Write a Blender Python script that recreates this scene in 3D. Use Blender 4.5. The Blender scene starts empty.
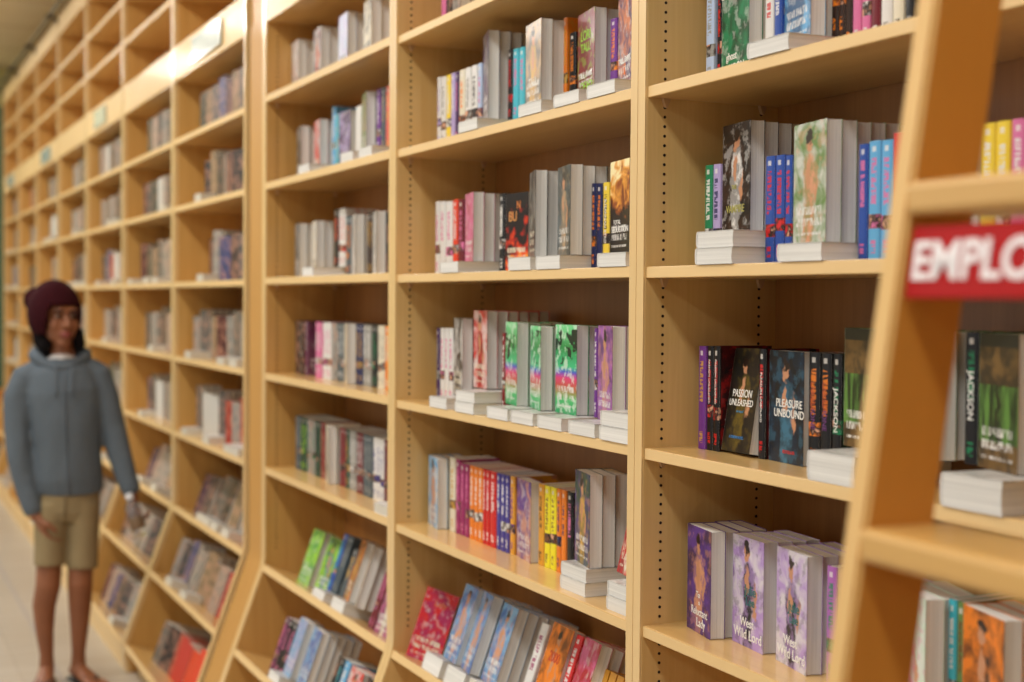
import bpy, bmesh, math, random
from mathutils import Vector, Matrix, Euler
random.seed(11)
C = bpy.context.scene.collection
R = math.radians
PI = math.pi

# ------------------------------------------------------------------ helpers
def lin(c):
    return tuple((v / 255 / 12.92) if v / 255 <= .04045 else ((v / 255 + .055) / 1.055) ** 2.4 for v in c)

def link(name, me, mats=(), parent=None):
    o = bpy.data.objects.new(name, me)
    C.objects.link(o)
    if isinstance(mats, bpy.types.Material):
        mats = (mats,)
    for m in mats:
        me.materials.append(m)
    if parent:
        o.parent = parent
    return o

def obj(name, bm, mats=(), parent=None, smooth=False):
    me = bpy.data.meshes.new(name)
    bm.normal_update()
    bm.to_mesh(me)
    bm.free()
    if smooth:
        for p in me.polygons:
            p.use_smooth = True
    return link(name, me, mats, parent)

def tag(o, label=None, cat=None, group=None, kind=None):
    if label: o['label'] = label
    if cat: o['category'] = cat
    if group: o['group'] = group
    if kind: o['kind'] = kind
    return o

def empty(name, loc=(0, 0, 0)):
    o = bpy.data.objects.new(name, None)
    C.objects.link(o)
    o.location = loc
    return o

def box(bm, x0, x1, y0, y1, z0, z1, bev=0.0, mi=0):
    r = bmesh.ops.create_cube(bm, size=1)
    vs = r['verts']
    for v in vs:
        v.co = Vector(((x0 + x1) / 2 + v.co.x * (x1 - x0), (y0 + y1) / 2 + v.co.y * (y1 - y0), (z0 + z1) / 2 + v.co.z * (z1 - z0)))
    fs = list({f for v in vs for f in v.link_faces})
    for f in fs: f.material_index = mi
    if bev:
        es = list({e for v in vs for e in v.link_edges})
        bmesh.ops.bevel(bm, geom=es, offset=bev, segments=2, profile=.5, affect='EDGES')
    return vs

def prism_x(bm, pts, x0, x1):
    """extrude a (y, z) outline from x0 to x1"""
    a = [bm.verts.new((x0, y, z)) for y, z in pts]
    b = [bm.verts.new((x1, y, z)) for y, z in pts]
    n = len(pts)
    bm.faces.new(a[::-1]); bm.faces.new(b)
    for i in range(n):
        bm.faces.new((a[i], a[(i + 1) % n], b[(i + 1) % n], b[i]))
    bmesh.ops.recalc_face_normals(bm, faces=bm.faces[:])

def tube(bm, pts, radii, seg=16, flat=1.0, side=None, caps=True):
    """lofted tube through pts; radii may be numbers or (a, b) pairs, a along 'side'"""
    pts = [Vector(p) for p in pts]
    rings = []
    s0 = Vector(side) if side else Vector((1, 0, 0))
    for i, p in enumerate(pts):
        d = (pts[min(i + 1, len(pts) - 1)] - pts[max(i - 1, 0)]).normalized()
        s = s0 - d * s0.dot(d)
        if s.length < 1e-4:
            s = Vector((0, 1, 0)) - d * d.y
        s.normalize()
        t = d.cross(s)
        ra = radii[i]
        a, b = ra if isinstance(ra, (tuple, list)) else (ra, ra * flat)
        rings.append([bm.verts.new(p + s * a * math.cos(2 * PI * k / seg) + t * b * math.sin(2 * PI * k / seg)) for k in range(seg)])
    for r0, r1 in zip(rings, rings[1:]):
        for k in range(seg):
            bm.faces.new((r0[k], r0[(k + 1) % seg], r1[(k + 1) % seg], r1[k]))
    if caps:
        bm.faces.new(rings[0][::-1]); bm.faces.new(rings[-1])
    return rings

def ball(bm, c, r, rot=None, seg=20):
    m = Matrix.Translation(Vector(c)) @ (rot.to_matrix().to_4x4() if rot else Matrix()) @ Matrix.Diagonal((r[0], r[1], r[2], 1))
    bmesh.ops.create_uvsphere(bm, u_segments=seg, v_segments=seg // 2 + 2, radius=1, matrix=m)

# ------------------------------------------------------------------ node helpers
class NT:
    def __init__(s, name):
        s.m = bpy.data.materials.new(name)
        s.m.use_nodes = True
        s.t = s.m.node_tree
        s.b = s.t.nodes['Principled BSDF']
    def n(s, kind, **kw):
        nd = s.t.nodes.new(kind)
        for k, v in kw.items(): setattr(nd, k, v)
        return nd
    def l(s, a, b): s.t.links.new(a, b)
    def val(s, sock, v):
        if hasattr(v, 'is_output'): s.l(v, sock)
        else: sock.default_value = v
    def math(s, op, a, b=0.0, c=0.0, clamp=False):
        nd = s.n('ShaderNodeMath', operation=op, use_clamp=clamp)
        s.val(nd.inputs[0], a); s.val(nd.inputs[1], b)
        if len(nd.inputs) > 2: s.val(nd.inputs[2], c)
        return nd.outputs[0]
    def mix(s, f, a, b):
        nd = s.n('ShaderNodeMix', data_type='RGBA')
        s.val(nd.inputs[0], f)
        for sk, v in ((nd.inputs[6], a), (nd.inputs[7], b)):
            if hasattr(v, 'is_output'): s.l(v, sk)
            else: sk.default_value = (*v[:3], 1)
        return nd.outputs[2]
    def ramp(s, f, stops, interp='LINEAR'):
        nd = s.n('ShaderNodeValToRGB'); cr = nd.color_ramp; cr.interpolation = interp
        while len(cr.elements) < len(stops): cr.elements.new(.5)
        for e, (p, c) in zip(cr.elements, stops):
            e.position = p; e.color = (*c[:3], 1) if not isinstance(c, (int, float)) else (c, c, c, 1)
        s.l(f, nd.inputs[0]); return nd.outputs[0]
    def noise(s, vec, scale, detail=2, rough=.5, w=None, dist=0):
        nd = s.n('ShaderNodeTexNoise', noise_dimensions='4D' if w is not None else '3D')
        s.l(vec, nd.inputs['Vector']); nd.inputs['Scale'].default_value = scale
        nd.inputs['Detail'].default_value = detail; nd.inputs['Roughness'].default_value = rough
        nd.inputs['Distortion'].default_value = dist
        if w is not None: s.val(nd.inputs['W'], w)
        return nd.outputs['Fac']
    def mapping(s, vec, scale=(1, 1, 1), loc=(0, 0, 0)):
        nd = s.n('ShaderNodeMapping'); s.l(vec, nd.inputs[0])
        nd.inputs['Scale'].default_value = scale; nd.inputs['Location'].default_value = loc
        return nd.outputs[0]
    def set(s, **kw):
        names = dict(rough='Roughness', coat='Coat Weight', coatr='Coat Roughness', metal='Metallic', spec='Specular IOR Level', sheen='Sheen Weight', trans='Transmission Weight')
        for k, v in kw.items(): s.val(s.b.inputs[names[k]], v)
    def col(s, v):
        if hasattr(v, 'is_output'): s.l(v, s.b.inputs['Base Color'])
        else: s.b.inputs['Base Color'].default_value = (*v[:3], 1)

def plain(name, c, rough=.5, **kw):
    t = NT(name); t.col(lin(c)); t.set(rough=rough, **kw)
    return t.m

def wood(name, axis, base, dark, rough=.34, coat=.35, grain=1.0):
    """clear varnished birch or maple ply: faint long grain along axis plus cloudy figure"""
    t = NT(name)
    tc = t.n('ShaderNodeTexCoord'); oi = t.n('ShaderNodeObjectInfo')
    sc = [14, 14, 14]; sc[axis] = .7
    v = t.mapping(tc.outputs['Object'], tuple(sc))
    w = t.math('MULTIPLY', oi.outputs['Random'], 40.0)
    n1 = t.noise(v, 2.2, 4, .6, w=w, dist=.6)
    sc2 = [60, 60, 60]; sc2[axis] = 1.6
    n2 = t.noise(t.mapping(tc.outputs['Object'], tuple(sc2)), 3.0, 2, .5, w=w)
    n3 = t.noise(tc.outputs['Object'], 2.2, 2, .5, w=w)
    f = t.math('ADD', t.math('MULTIPLY', n1, .55), t.math('ADD', t.math('MULTIPLY', n2, .2), t.math('MULTIPLY', n3, .25)))
    f = t.math('MULTIPLY_ADD', t.math('SUBTRACT', f, .5), 2.2 * grain, .5, clamp=True)
    t.col(t.mix(f, lin(dark), lin(base)))
    t.set(rough=rough, coat=coat, coatr=.12)
    return t.m

# ------------------------------------------------------------------ palette
COL = {
 'white': (222, 220, 216), 'cream': (222, 214, 190), 'grey': (150, 148, 142), 'black': (22, 20, 22), 'navy': (28, 36, 84), 'blue': (44, 78, 160),
 'sky blue': (96, 168, 214), 'cyan': (70, 182, 200), 'pale blue': (176, 194, 222), 'ice blue': (120, 168, 206), 'midnight blue': (18, 40, 62),
 'indigo': (70, 62, 146), 'lavender': (176, 160, 206), 'lilac': (178, 146, 204), 'violet': (92, 58, 140), 'dark violet': (66, 34, 88), 'purple': (112, 52, 140),
 'orchid': (168, 98, 176), 'magenta': (150, 40, 98), 'plum': (96, 42, 72), 'pink': (214, 112, 160), 'rose': (176, 74, 88), 'pastel': (206, 176, 170),
 'maroon': (110, 26, 38), 'dark red': (128, 26, 32), 'crimson': (172, 28, 44), 'red': (206, 34, 32), 'coral': (222, 96, 82), 'orange red': (222, 66, 36),
 'orange': (232, 128, 34), 'amber': (222, 158, 48), 'gold': (206, 160, 70), 'yellow': (236, 206, 60), 'bright yellow': (236, 224, 40), 'lime': (150, 206, 56),
 'green': (30, 128, 84), 'dark green': (30, 70, 52), 'forest green': (62, 104, 44), 'garden green': (104, 136, 76), 'mint': (196, 220, 198), 'olive black': (40, 38, 28),
 'brown': (112, 70, 42), 'dark brown': (56, 38, 30), 'tan': (176, 146, 112), 'peach': (210, 150, 116), 'slate': (74, 88, 96), 'man': (30, 28, 26),
 'steel': (62, 112, 138), 'dull gold': (104, 88, 32),
 'fire': (206, 62, 22), 'fire cream': (214, 176, 140), 'fire dark': (60, 28, 14), 'iridescent': (60, 160, 96),
}

DEBUG_IDS = False
UNSEEN = {4,27,38,43,44,60,61,62,67,68,72,74,89,90,100,101,102,107,108,109,110,111,112,113,114,135,136,137,143,144,145,149,161,165,166,172,173,179,205,209,210,215,218,277,278,279,280,283,284,287,288,289,292,293,294,297,298,299,302,306,307,311,318,319,325,330,331,339,344,345,363,414,415,432,439,440,441}
SMALL = {3,26,37,42,45,65,66,73,78,86,88,91,103,104,105,106,128,171,188,191,192,193,194,199,200,204,220,221,255,256,257,258,260,264,265,266,272,273,274,275,276,309,313,314,317,329,343,346,347,348,350,357,358,362,378,383,386,387,402,404,411,425,433,437,438}
BOOKS = {
 (4, 2): [
  ('S',-2.0445,0.0254,0.172,0.08,0,'pale blue','grey','pale blue'),
  ('S',-2.018,0.0154,0.172,0.085,0,'black','red','black and red'),
  ('C',-1.996,0.024,0.172,0.08,0.0,3,-8.8,0,0.105,'green','black','white','green graveyard'),
  ('S',-1.874,0.0235,0.172,0.08,0,'white','red','white and red'),
  ('S',-1.8493,0.0199,0.172,0.08,0,'blue','white','blue'),
  ('C',-1.8283,0.024,0.172,0.085,0.0245,2,-14.0,0,0.105,'sky blue','navy','white','blue figure'),
  ('F',-1.8065,1,0.024,0.002),
  ('S',-1.726,0.0154,0.172,0.095,0.0245,'dark brown','orange','dark brown'),
  ('S',-1.7095,0.0154,0.172,0.095,0.0245,'dark brown','orange','dark brown'),
  ('S',-1.693,0.0154,0.172,0.095,0,'dark brown','orange','dark brown'),
  ('S',-1.6765,0.0192,0.172,0.095,0,'pink','white','orchid pink'),
  ('S',-1.6562,0.0189,0.172,0.095,0,'pink','white','orchid pink'),
  ('S',-1.6357,0.0201,0.172,0.095,0,'maroon','white','maroon'),
  ('S',-1.6139,0.0239,0.172,0.095,0,'white','grey','cream white'),
  ('S',-1.5884,0.0223,0.172,0.095,0,'cream','black','pale yellow'),
  ('S',-1.5634,0.0198,0.172,0.095,0,'black','grey','black'),
 ],
 (4, 3): [
  ('S',-2.0506,0.0241,0.1705,0.085,0,'green','white','dark green'),
  ('S',-2.0253,0.023,0.1701,0.085,0,'lavender','navy','violet blue'),
  ('F',-1.9459,2,0.026,0.002),
  ('C',-2.0011,0.025,0.1786,0.088,0.0525,5,-8.0,0,0.105,'black','dark brown','white','black and white vampire'),
  ('S',-1.8388,0.0245,0.1659,0.06,0,'blue','red','royal blue'),
  ('S',-1.8124,0.0234,0.1651,0.06,0,'blue','red','royal blue'),
  ('S',-1.7871,0.0176,0.1628,0.06,0,'blue','red','royal blue'),
  ('F',-1.7233,1,0.026,0.002),
  ('C',-1.7684,0.025,0.179,0.062,0.0265,7,-9.5,0,0.105,'garden green','white','peach','garden couple'),
  ('S',-1.6163,0.0201,0.1633,0.062,0,'blue','pink','denim blue'),
  ('S',-1.5945,0.025,0.1654,0.062,0,'sky blue','pink','light blue and pink'),
  ('S',-1.5679,0.0244,0.1642,0.062,0,'sky blue','pink','light blue and pink'),
  ('S',-1.5419,0.0238,0.172,0.062,0,'red','white','coral red'),
  ('S',-1.5155,0.0232,0.172,0.062,0,'maroon','white','maroon'),
  ('S',-1.4847,0.0241,0.172,0.095,0,'grey','white','grey'),
  ('S',-1.4358,0.0194,0.172,0.095,0,'white','red','white'),
  ('S',-1.4122,0.0242,0.172,0.095,0,'yellow','white','bright yellow'),
  ('S',-1.3865,0.0244,0.172,0.095,0,'yellow','white','bright yellow'),
  ('S',-1.3598,0.0246,0.172,0.095,0,'pink','white','dusty pink'),
 ],
 (4, 4): [
  ('S',-2.0684,0.023,0.1753,0.088,0,'purple','gold','purple'),
  ('S',-2.0443,0.0181,0.1761,0.09,0,'black','red','black and red'),
  ('S',-2.025,0.0186,0.1767,0.09,0,'black','red','black and red'),
  ('C',-2.0053,0.024,0.172,0.094,0.0,1,-8.0,9,0.105,'olive black','black','dull gold','olive black figure'),
  ('S',-1.9008,0.0194,0.1759,0.095,0,'black','red','black'),
  ('C',-1.8783,0.024,0.1751,0.1,0.0,1,-5.0,0,0.105,'black','midnight blue','steel','midnight blue figure'),
  ('S',-1.7722,0.0279,0.1758,0.097,0,'black','orange','black and orange'),
  ('S',-1.7425,0.026,0.1754,0.097,0,'black','orange','black and orange'),
  ('S',-1.7136,0.0207,0.1749,0.097,0,'black','green','black and green'),
  ('F',-1.6486,1,0.042,0.005),
  ('C',-1.6811,0.025,0.172,0.093,0.0425,4,-11.0,0,0.105,'forest green','dark brown','white','forest green'),
  ('C',-1.5585,0.025,0.172,0.095,0.0425,6,-11.2,0,0.105,'forest green','dark brown','white','forest green'),
  ('F',-1.3731,1,0.042,0.002),
  ('S',-1.4329,0.0249,0.172,0.093,0.042,'black','green','black and green'),
  ('C',-1.397,0.025,0.172,0.085,0.0425,4,-17.0,0,0.105,'forest green','dark brown','white','forest green'),
 ],
 (4, 5): [
  ('C',-2.0711,0.026,0.1781,0.072,0.0,4,-10.0,0,0.105,'violet','dark brown','peach','dark violet gown'),
  ('C',-1.9576,0.026,0.1772,0.088,0.0,4,-5.8,0,0.105,'lilac','white','man','lilac cowboy'),
  ('C',-1.8233,0.026,0.1786,0.08,0.0,4,-9.8,0,0.105,'lilac','white','man','lilac cowboy'),
  ('S',-1.6858,0.0228,0.172,0.07,0,'orchid','green','orchid purple'),
  ('S',-1.6619,0.0239,0.172,0.072,0,'tan','white','tan'),
  ('C',-1.6367,0.026,0.172,0.075,0.0,3,-12.8,0,0.105,'lilac','white','man','lilac'),
  ('C',-1.5338,0.026,0.172,0.07,0.0,3,-18.0,0,0.105,'mint','white','pink','white and mint'),
  ('S',-1.4334,0.0154,0.172,0.072,0,'cyan','white','turquoise blue'),
  ('S',-1.4169,0.0154,0.172,0.072,0,'garden green','brown','green and brown'),
  ('C',-1.4004,0.026,0.172,0.068,0.0,3,-15.2,0,0.105,'orange','black','man','orange with dark figure'),
  ('S',-1.2986,0.0145,0.172,0.072,0,'black','white','black'),
  ('S',-1.283,0.0154,0.172,0.07,0,'blue','white','bright blue'),
  ('S',-1.2665,0.0154,0.172,0.07,0,'blue','white','bright blue'),
 ],
 (3, 1): [
  ('S',-3.2386,0.0283,0.172,0.085,0,'pink','grey','pastel pink'),
  ('S',-3.2065,0.0278,0.172,0.085,0,'black','white','black'),
  ('C',-3.1775,0.025,0.172,0.088,0.0,4,-12.5,0,0.105,'grey','white','white','grey'),
  ('S',-3.0478,0.0198,0.172,0.085,0,'dark brown','green','dark'),
  ('S',-3.0246,0.0252,0.172,0.085,0,'black','white','black'),
  ('S',-2.9959,0.0248,0.172,0.085,0,'brown','white','brown'),
  ('C',-2.965,0.025,0.172,0.085,0.0,3,-4.5,0,0.105,'navy','grey','white','navy'),
 ],
 (3, 2): [
  ('S',-3.2662,0.0224,0.1747,0.085,0,'white','lavender','white'),
  ('S',-3.2415,0.0307,0.172,0.085,0,'white','grey','white'),
  ('S',-3.2084,0.0285,0.172,0.085,0,'yellow','white','soft yellow'),
  ('S',-3.1776,0.0264,0.172,0.085,0,'lavender','white','lavender'),
  ('S',-3.1489,0.0177,0.172,0.085,0,'dark violet','pink','dark plum'),
  ('S',-3.1273,0.0338,0.172,0.085,0,'cream','orange','white with tan foot'),
  ('S',-3.0913,0.0347,0.172,0.085,0,'white','grey','white'),
  ('S',-3.0528,0.0324,0.172,0.085,0,'white','black','white with black script'),
  ('S',-3.0166,0.0226,0.172,0.085,0,'pale blue','pink','pale blue'),
  ('F',-2.9336,1,0.024,0.003),
  ('C',-2.9846,0.025,0.2024,0.085,0.0245,4,-17.2,0,0.105,'dark violet','grey','white','dark plum'),
  ('S',-2.863,0.0248,0.1543,0.09,0.0245,'black','red','black and red'),
  ('S',-2.8362,0.0299,0.1524,0.09,0.0245,'cyan','pink','turquoise'),
  ('S',-2.8039,0.0294,0.1751,0.09,0,'cyan','pink','turquoise'),
  ('F',-2.6189,1,0.024,0.003),
  ('C',-2.6967,0.025,0.1757,0.055,0.0245,5,-7.8,0,0.105,'tan','slate','gold','cream and gold beach'),
  ('S',-2.5922,0.0151,0.1781,0.09,0.0245,'orange','gold','amber'),
  ('S',-2.5664,0.0277,0.1426,0.09,0.0245,'black','orange','black and blue'),
  ('F',-2.4603,1,0.024,0.003),
  ('C',-2.5096,0.025,0.1667,0.08,0.0245,5,-9.2,0,0.105,'dark red','maroon','lime','dark red with lime letters'),
  ('F',-2.3231,1,0.024,0.003),
  ('S',-2.3819,0.0277,0.1378,0.082,0.0245,'purple','orange','purple'),
  ('C',-2.3423,0.025,0.172,0.078,0.0245,2,-14.5,0,0.105,'dark violet','orange','white','dark purple and orange'),
 ],
 (3, 3): [
  ('S',-3.2739,0.0279,0.18,0.085,0,'white','pink','white and lilac'),
  ('S',-3.2436,0.0344,0.1782,0.085,0,'white','pink','white and lilac'),
  ('S',-3.2052,0.0405,0.1759,0.085,0,'white','pink','white and lilac'),
  ('S',-3.1607,0.0296,0.1781,0.085,0,'orange red','white','orange red'),
  ('S',-3.1272,0.0323,0.176,0.085,0,'maroon','pink','maroon'),
  ('F',-3.0358,1,0.025,0.003),
  ('C',-3.0528,0.025,0.1572,0.072,0.0255,3,-13.0,0,0.105,'pink','rose','white','pink'),
  ('S',-2.8814,0.0296,0.1743,0.08,0,'black','white','black with white letters'),
  ('C',-2.8483,0.025,0.1711,0.08,0.0,2,3.2,0,0.105,'black','fire','orange','black and flame red'),
  ('F',-2.663,1,0.026,0.003),
  ('C',-2.703,0.025,0.1779,0.07,0.0265,4,-19.0,0,0.105,'black','grey','grey','dark grey'),
  ('F',-2.5332,1,0.026,0.003),
  ('C',-2.5321,0.025,0.1748,0.05,0.0265,6,-13.0,0,0.105,'slate','black','tan','slate blue'),
  ('S',-2.4291,0.0202,0.1642,0.07,0,'navy','orange','navy'),
  ('S',-2.4071,0.0221,0.1626,0.07,0,'navy','orange','navy'),
  ('S',-2.3823,0.0249,0.1628,0.07,0,'yellow','black','yellow and black'),
  ('F',-2.2776,1,0.025,0.003),
  ('C',-2.3531,0.025,0.1727,0.07,0.0255,2,-9.2,0,0.105,'fire dark','black','gold','black and fire gold'),
 ],
 (3, 4): [
  ('S',-3.2618,0.0207,0.1803,0.085,0,'dark violet','grey','dark purple'),
  ('S',-3.2369,0.0257,0.1808,0.085,0,'white','pink','white'),
  ('S',-3.208,0.0245,0.1814,0.085,0,'white','pink','white'),
  ('S',-3.1804,0.0258,0.182,0.085,0,'white','pink','white'),
  ('F',-3.0982,1,0.025,0.003),
  ('F',-2.9438,2,0.024,0.003),
  ('C',-3.1494,0.025,0.1811,0.085,0.0255,2,-11.2,0,0.105,'black','white','grey','black and white'),
  ('C',-3.0144,0.025,0.1759,0.078,0.05,6,-6.2,0,0.105,'red','white','dark red','red swirl'),
  ('S',-2.8381,0.0165,0.1783,0.07,0,'dark red','white','dark red'),
  ('F',-2.766,1,0.025,0.003),
  ('C',-2.8187,0.026,0.1777,0.07,0.0255,4,-11.2,0,0.105,'iridescent','black','white','iridescent green'),
  ('F',-2.6457,1,0.025,0.003),
  ('C',-2.6893,0.026,0.172,0.068,0.0255,4,-14.0,0,0.105,'iridescent','black','white','iridescent green'),
  ('F',-2.5203,1,0.025,0.003),
  ('C',-2.5623,0.026,0.1767,0.062,0.0255,4,-2.8,0,0.105,'iridescent','black','white','iridescent green'),
  ('S',-2.4208,0.0137,0.172,0.075,0.0255,'purple','white','bright purple'),
  ('F',-2.3863,1,0.025,0.003),
  ('C',-2.3803,0.026,0.178,0.062,0.0255,3,-13.5,0,0.105,'orchid','dark violet','peach','orchid purple couple'),
  ('F',-2.262,2,0.026,0.002),
  ('S',-2.2777,0.0154,0.172,0.095,0.0255,'purple','cyan','violet'),
 ],
 (3, 5): [
  ('C',-3.3027,0.025,0.172,0.083,0.0,3,-9.0,0,0.105,'sky blue','white','peach','sky blue with bare legs'),
  ('S',-3.1833,0.0352,0.1784,0.09,0,'cream','gold','pale lemon'),
  ('S',-3.1442,0.0262,0.1777,0.09,0,'magenta','pink','magenta'),
  ('S',-3.1158,0.0258,0.172,0.09,0,'magenta','pink','magenta'),
  ('S',-3.0878,0.0237,0.172,0.09,0,'magenta','pink','magenta'),
  ('S',-3.0602,0.025,0.172,0.09,0,'orange','white','orange'),
  ('S',-3.033,0.023,0.172,0.09,0,'orange','white','orange'),
  ('S',-3.0078,0.0227,0.172,0.09,0,'orange','white','orange'),
  ('S',-2.9822,0.0171,0.172,0.09,0,'red','white','red'),
  ('S',-2.963,0.0191,0.172,0.09,0,'red','white','red'),
  ('S',-2.9418,0.0323,0.172,0.09,0,'red','white','red'),
  ('S',-2.906,0.0214,0.172,0.09,0,'indigo','white','indigo'),
  ('S',-2.8825,0.0226,0.172,0.09,0,'indigo','white','indigo'),
  ('S',-2.8579,0.0194,0.172,0.09,0,'indigo','white','indigo'),
  ('S',-2.8373,0.0214,0.172,0.092,0,'amber','purple','amber'),
  ('C',-2.8148,0.025,0.172,0.098,0.0,1,-8.5,0,0.105,'violet','peach','white','violet embracing couple'),
  ('S',-2.7024,0.0267,0.172,0.095,0,'amber','dark brown','amber'),
  ('S',-2.6725,0.0262,0.172,0.095,0,'bright yellow','brown','bright yellow'),
  ('S',-2.6439,0.0251,0.172,0.095,0,'bright yellow','brown','bright yellow'),
  ('S',-2.6157,0.0192,0.172,0.095,0,'orange','navy','orange'),
  ('S',-2.5941,0.0207,0.172,0.095,0,'orange','navy','orange'),
  ('S',-2.5691,0.0269,0.172,0.095,0,'black','pink','black'),
  ('F',-2.4648,2,0.026,0.028),
  ('C',-2.4657,0.026,0.1779,0.06,0.0525,3,-11.8,0,0.105,'dark green','violet','gold','dark green gown'),
  ('F',-2.262,2,0.026,0.02),
  ('C',-2.2965,0.026,0.172,0.06,0.0525,1,-15.2,14,0.105,'red','maroon','cream','crimson gown'),
 ],
 (3, 6): [
  ('C',-3.301,0.024,0.1766,0.015,0.0,1,38.0,0,0.096,'red','magenta','white','crimson and magenta'),
  ('F',-3.1418,1,0.042,0.003),
  ('C',-3.1065,0.024,0.1789,0.032,0.044,1,-7.2,0,0.105,'ice blue','blue','peach','ice blue couple'),
  ('C',-3.0018,0.025,0.181,0.032,0.044,5,-12.8,0,0.105,'ice blue','blue','peach','ice blue couple'),
  ('F',-3.006,1,0.042,0.003),
  ('F',-2.8768,1,0.042,0.003),
  ('C',-2.8875,0.025,0.1768,0.032,0.044,6,-7.2,0,0.105,'ice blue','blue','peach','ice blue couple'),
  ('S',-2.6927,0.0339,0.1863,0.032,0.03,'white','magenta','white'),
  ('C',-2.6436,0.025,0.198,0.032,0.03,1,-3.2,0,0.105,'orange','black','orange','orange fire horseman'),
  ('S',-2.5383,0.0285,0.1944,0.032,0.03,'red','white','cherry red'),
  ('C',-2.4966,0.025,0.198,0.03,0.03,4,-11.5,0,0.105,'crimson','pink','white','crimson'),
  ('S',-2.3932,0.0169,0.172,0.032,0.015,'amber','black','amber'),
  ('S',-2.3717,0.0236,0.172,0.032,0.015,'amber','black','amber'),
  ('S',-2.3434,0.0232,0.172,0.032,0.015,'amber','black','amber'),
  ('S',-2.3157,0.0189,0.172,0.032,0.015,'mint','pink','pale mint'),
  ('C',-2.2924,0.025,0.172,0.032,0.015,3,-11.5,0,0.105,'rose','dark brown','tan','dusty rose figures'),
 ],
 (2, 1): [
  ('C',-4.539,0.028,0.172,0.085,0.0,4,-4.8,0,0.105,'white','pastel','grey','white pastel'),
  ('C',-4.2971,0.028,0.172,0.085,0.0,5,-5.2,0,0.105,'white','navy','red','white and navy'),
  ('C',-4.0475,0.028,0.172,0.085,0.0,5,-4.0,0,0.105,'pale blue','lavender','white','pale blue'),
  ('C',-3.8222,0.028,0.172,0.085,0.0,5,-6.8,0,0.105,'cream','black','grey','cream'),
 ],
 (2, 2): [
  ('C',-4.4771,0.028,0.172,0.085,0.0,3,-9.2,0,0.105,'black','grey','white','charcoal'),
  ('F',-4.1786,1,0.025,0.003),
  ('C',-4.2877,0.026,0.172,0.085,0.0,4,-7.8,0,0.105,'red','white','white','coral red'),
  ('S',-4.1094,0.0336,0.172,0.085,0.0255,'sky blue','white','bright blue'),
  ('S',-4.0721,0.0275,0.172,0.085,0,'cyan','white','sky blue'),
  ('C',-4.0412,0.026,0.172,0.085,0.0,2,0.2,0,0.105,'dark violet','lavender','white','violet swirl'),
  ('F',-3.7731,1,0.025,0.003),
  ('S',-3.8825,0.0213,0.172,0.085,0,'white','black','white'),
  ('S',-3.8606,0.0213,0.172,0.085,0,'white','black','white'),
  ('F',-3.6205,1,0.025,0.003),
  ('C',-3.834,0.026,0.172,0.085,0.0255,4,-12.0,0,0.105,'garden green','tan','grey','faded green'),
  ('S',-3.7152,0.0352,0.172,0.085,0.0255,'purple','white','orchid purple'),
  ('S',-3.6747,0.0322,0.172,0.085,0.0255,'slate','tan','slate blue'),
  ('S',-3.6372,0.0294,0.172,0.085,0.0255,'coral','gold','coral'),
 ],
 (2, 3): [
  ('C',-4.4939,0.025,0.172,0.085,0.0,3,-8.8,0,0.105,'slate','grey','white','slate grey'),
  ('F',-4.1352,1,0.026,0.003),
  ('C',-4.3059,0.025,0.172,0.085,0.0,5,-9.8,0,0.105,'cream','white','grey','cream'),
  ('S',-4.095,0.039,0.172,0.088,0.0265,'black','orange red','black and orange'),
  ('S',-4.0498,0.0298,0.172,0.088,0.0265,'white','red','white with red band'),
  ('S',-4.0194,0.0298,0.172,0.088,0.0265,'white','red','white with red band'),
  ('S',-3.9832,0.025,0.172,0.088,0,'slate','orange','dark slate'),
  ('S',-3.9577,0.025,0.172,0.088,0,'slate','orange','dark slate'),
  ('C',-3.9268,0.025,0.172,0.088,0.0,3,-13.0,0,0.105,'grey','white','white','light grey'),
  ('S',-3.7986,0.0217,0.172,0.09,0,'dark brown','gold','dark grey with gold emblem'),
  ('S',-3.7763,0.0217,0.172,0.09,0,'dark brown','gold','dark grey with gold emblem'),
  ('C',-3.7434,0.025,0.172,0.088,0.0,4,-14.2,0,0.105,'grey','white','white','grey'),
  ('S',-3.6325,0.0294,0.172,0.085,0,'black','grey','black'),
 ],
 (2, 4): [
  ('S',-4.4873,0.0227,0.172,0.085,0,'dark brown','grey','dark brown'),
  ('S',-4.464,0.0227,0.172,0.085,0,'dark brown','grey','dark brown'),
  ('S',-4.4373,0.0223,0.172,0.085,0,'dark brown','grey','dark brown'),
  ('S',-4.4144,0.0223,0.172,0.085,0,'dark brown','grey','dark brown'),
  ('S',-4.3883,0.0379,0.172,0.085,0,'plum','grey','plum'),
  ('S',-4.2683,0.0298,0.172,0.085,0,'pink','white','rose pink'),
  ('S',-4.2379,0.0298,0.172,0.085,0,'pink','white','rose pink'),
  ('S',-4.1794,0.0267,0.172,0.08,0,'white','pink','white with pink flower'),
  ('S',-4.1521,0.0267,0.172,0.08,0,'white','pink','white with pink flower'),
  ('S',-4.1247,0.0267,0.172,0.08,0,'white','pink','white with pink flower'),
  ('S',-4.0969,0.0227,0.172,0.085,0,'grey','black','grey'),
  ('S',-4.0736,0.0227,0.172,0.085,0,'grey','black','grey'),
  ('S',-4.0476,0.0285,0.172,0.085,0,'slate','white','slate with white figure'),
  ('S',-4.0184,0.0285,0.172,0.085,0,'slate','white','slate with white figure'),
  ('C',-3.9838,0.025,0.172,0.085,0.0,3,-13.8,0,0.105,'cream','tan','grey','cream'),
  ('S',-3.8813,0.0299,0.172,0.085,0,'navy','gold','navy and gold'),
  ('S',-3.8508,0.0299,0.172,0.085,0,'navy','gold','navy and gold'),
  ('S',-3.8152,0.0331,0.172,0.085,0,'grey','white','silver grey'),
  ('S',-3.7815,0.0331,0.172,0.085,0,'grey','white','silver grey'),
  ('S',-3.7404,0.0213,0.172,0.085,0,'black','green','black'),
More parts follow.
